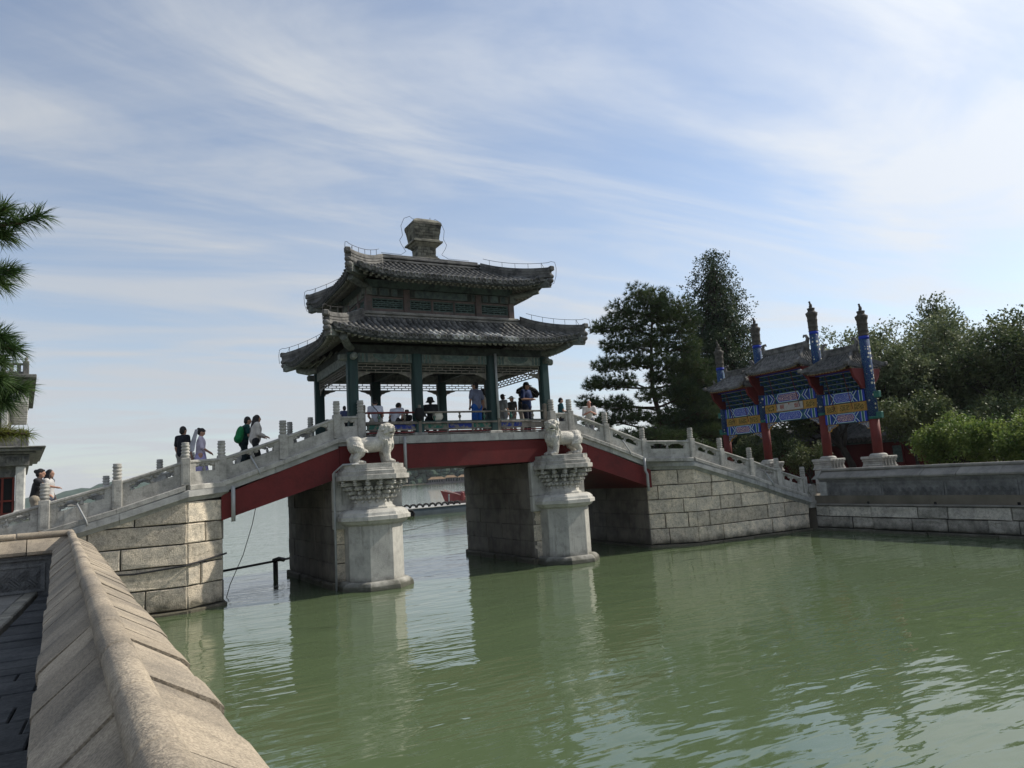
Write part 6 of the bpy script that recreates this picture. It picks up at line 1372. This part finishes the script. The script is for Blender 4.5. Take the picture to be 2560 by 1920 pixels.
for i in range(5): x = X1 - 1.05 - i * 1.7; hb(x - .16, x + .16, Y0 + .7, Y0 + .95, 7.16, 9.25, 'pilaster', M_HALLW)
for i in range(4): x = X1 - 1.35 - i * 1.7; w_ = hb(x - 1.1, x - .1, Y0 + .86, Y0 + .93, 7.3, 8.9, 'window', mat('dark_window', (.02, .03, .035), rough=.2), hall, .01); hb(x - .64, x - .56, Y0 + .82, Y0 + .9, 7.3, 8.9, 'window_frame', M_HALL, w_, .01)
hb(X0, X1 - .15, Y0 + .15, Y1, 9.28, 9.95, 'frieze', M_HALL)
for i in range(13):
    y = Y0 + .3 + i * 1.15; hb(X1 - .9, X1 + .05, y - .12, y + .12, 8.75, 9.27, 'eave_bracket', M_HALLW); 
for i in range(8): x = X1 - .4 - i * 1.1; hb(x - .12, x + .12, Y0 - .05, Y0 + .9, 8.85, 9.27, 'eave_bracket', M_HALLW)
hb(X0, X1 + .15, Y0 - .15, Y1, 9.96, 10.08, 'cornice', M_HALL); hb(X0, X1 + .4, Y0 - .4, Y1, 10.09, 10.30, 'cornice', M_HALL)
hb(X0, X1 - .02, Y0 + .02, Y0 + .2, 10.31, 10.50, 'balustrade_foot', M_HALL); hb(X0, X1 - .02, Y0 + .02, Y0 + .2, 10.86, 10.98, 'balustrade_rail', M_HALL)
hb(X1 - .2, X1 - .02, Y0 + .02, Y1, 10.31, 10.50, 'balustrade_foot', M_HALL); hb(X1 - .2, X1 - .02, Y0 + .02, Y1, 10.86, 10.98, 'balustrade_rail', M_HALL)
o = hb(X1 - .26, X1 + .04, Y0 - .04, Y0 + .26, 10.31, 11.1, 'corner_post', M_HALL); MB().lathe([(.10, 11.1), (.06, 11.15), (.11, 11.24), (.03, 11.35)], 10, (X1 - .11, Y0 + .11, 0)).build('post_finial', M_HALL, o, True)
for i in range(24): hb(X1 - .55 - i * .34, X1 - .41 - i * .34 + .06, Y0 + .06, Y0 + .16, 10.50, 10.86, 'baluster', M_HALL, hall, .02)
for i in range(20): hb(X1 - .16, X1 - .06, Y0 + .6 + i * .4, Y0 + .8 + i * .4, 10.50, 10.86, 'baluster', M_HALL, hall, .02)
MB().prism([(X1 - 1.2, 10.3), (X1 - 1.5, 11.2), (X1 - 3.2, 12.0), (X0, 12.3), (X0, 10.3)], lambda a, z, d: (a, d, z), Y0 + 1.2, Y0 + 1.5).build('roof_gable', M_HALL, hall)
pipe('lightning_wire', [(X1 - 1.3, Y0 + 1.1, 11.5), (X1 - .9, Y0 + .6, 11.2), (X1 - .3, Y0 + .1, 11.2)], .02, M_WIRE, hall)
C0 = Vector((X1, Y0, 0)); hall.matrix_basis = Matrix.Translation(C0 + Vector((-.40, 0, 0))) @ Matrix.Rotation(rad(6.5), 4, 'Z') @ Matrix.Translation(-C0) @ hall.matrix_basis
# ---------------------------------------------------------------- lightning wires on the pavilion roofs
def wires(roof, part, hgt, v1):
    for k in range(4):
        P = [roof.pt(k, roof.half(k, v) * .999, v, hgt + .17) for v in [-.03 + (v1 + .03) * i / 10 for i in range(11)]]
        d = (P[0] - P[1]); d.z = 0; d.normalize()
        loop = [P[0] + d * .12 + Vector((0, 0, .02)), P[0] + d * .26 + Vector((0, 0, -.03)), P[0] + d * .30 + Vector((0, 0, -.25)), P[0] + d * .27 + Vector((0, 0, -.55))]
        if part is upper: loop += [P[0] + d * .18 + Vector((0, 0, -.78)), P[0] - d * .2 + Vector((0, 0, -.85))]
        wr = MB().tube(loop[::-1] + P, .0085, 5).build('lightning_wire', M_WIRE, part, True)
        for i in (1, 3, 5, 7, 9): MB().tube([P[i], P[i] - Vector((0, 0, .20))], .0085, 4).build('wire_standoff', M_WIRE, wr)
        MB().tube([P[1], P[1] + d * .10 - Vector((0, 0, .2))], .007, 4).build('wire_standoff', M_WIRE, wr)
wires(R1, lower, .34, .9); wires(R2, upper, .34, .95)
for sx in (-1, 1):
    x = PX + sx * .80; pts = [(PX + sx * 1.7, -.2, 11.05), (PX + sx * .92, -.1, 11.08), (PX + sx * .70, 0, 11.25), (x + sx * .06, 0, 11.5), (x + sx * .12, 0, 11.65), (x, 0, 11.85), (x + sx * .05, 0, 12.2), (PX + sx * .72, 0, 12.5), (PX + sx * .5, 0, 12.6), (PX + sx * .36, 0, 12.5)]
    pipe('lightning_wire', pts, .0085, M_WIRE, upper, 5)
pipe('lightning_wire', [(PX - .36, 0, 12.52), (PX + .36, 0, 12.52)], .0085, M_WIRE, upper, 5); pipe('wire_standoff', [(PX + .3, 0, 12.45), (PX + .3, 0, 12.64)], .012, M_WIRE, upper, 5)
pipe('drain_pipe', [(.98, -2.42, 7.1), (.98, -2.42, 4.9)], .045, M_METAL, pav)
# ---------------------------------------------------------------- thin haze over the lake
hz = bpy.data.materials.new('lake_haze'); hz.use_nodes = True; hn = hz.node_tree.nodes; hn.clear()
ho = hn.new('ShaderNodeOutputMaterial'); pv = hn.new('ShaderNodeVolumePrincipled'); pv.inputs['Color'].default_value = (.86, .91, .96, 1); pv.inputs['Density'].default_value = .00012; pv.inputs['Anisotropy'].default_value = .2
hz.node_tree.links.new(pv.outputs[0], ho.inputs['Volume'])
stuff(tag(MB().box(-1250, 1250, -1250, 1350, -2, 34).build('haze', hz), 'thin pale summer haze lying over the lake and far shore', 'haze'))
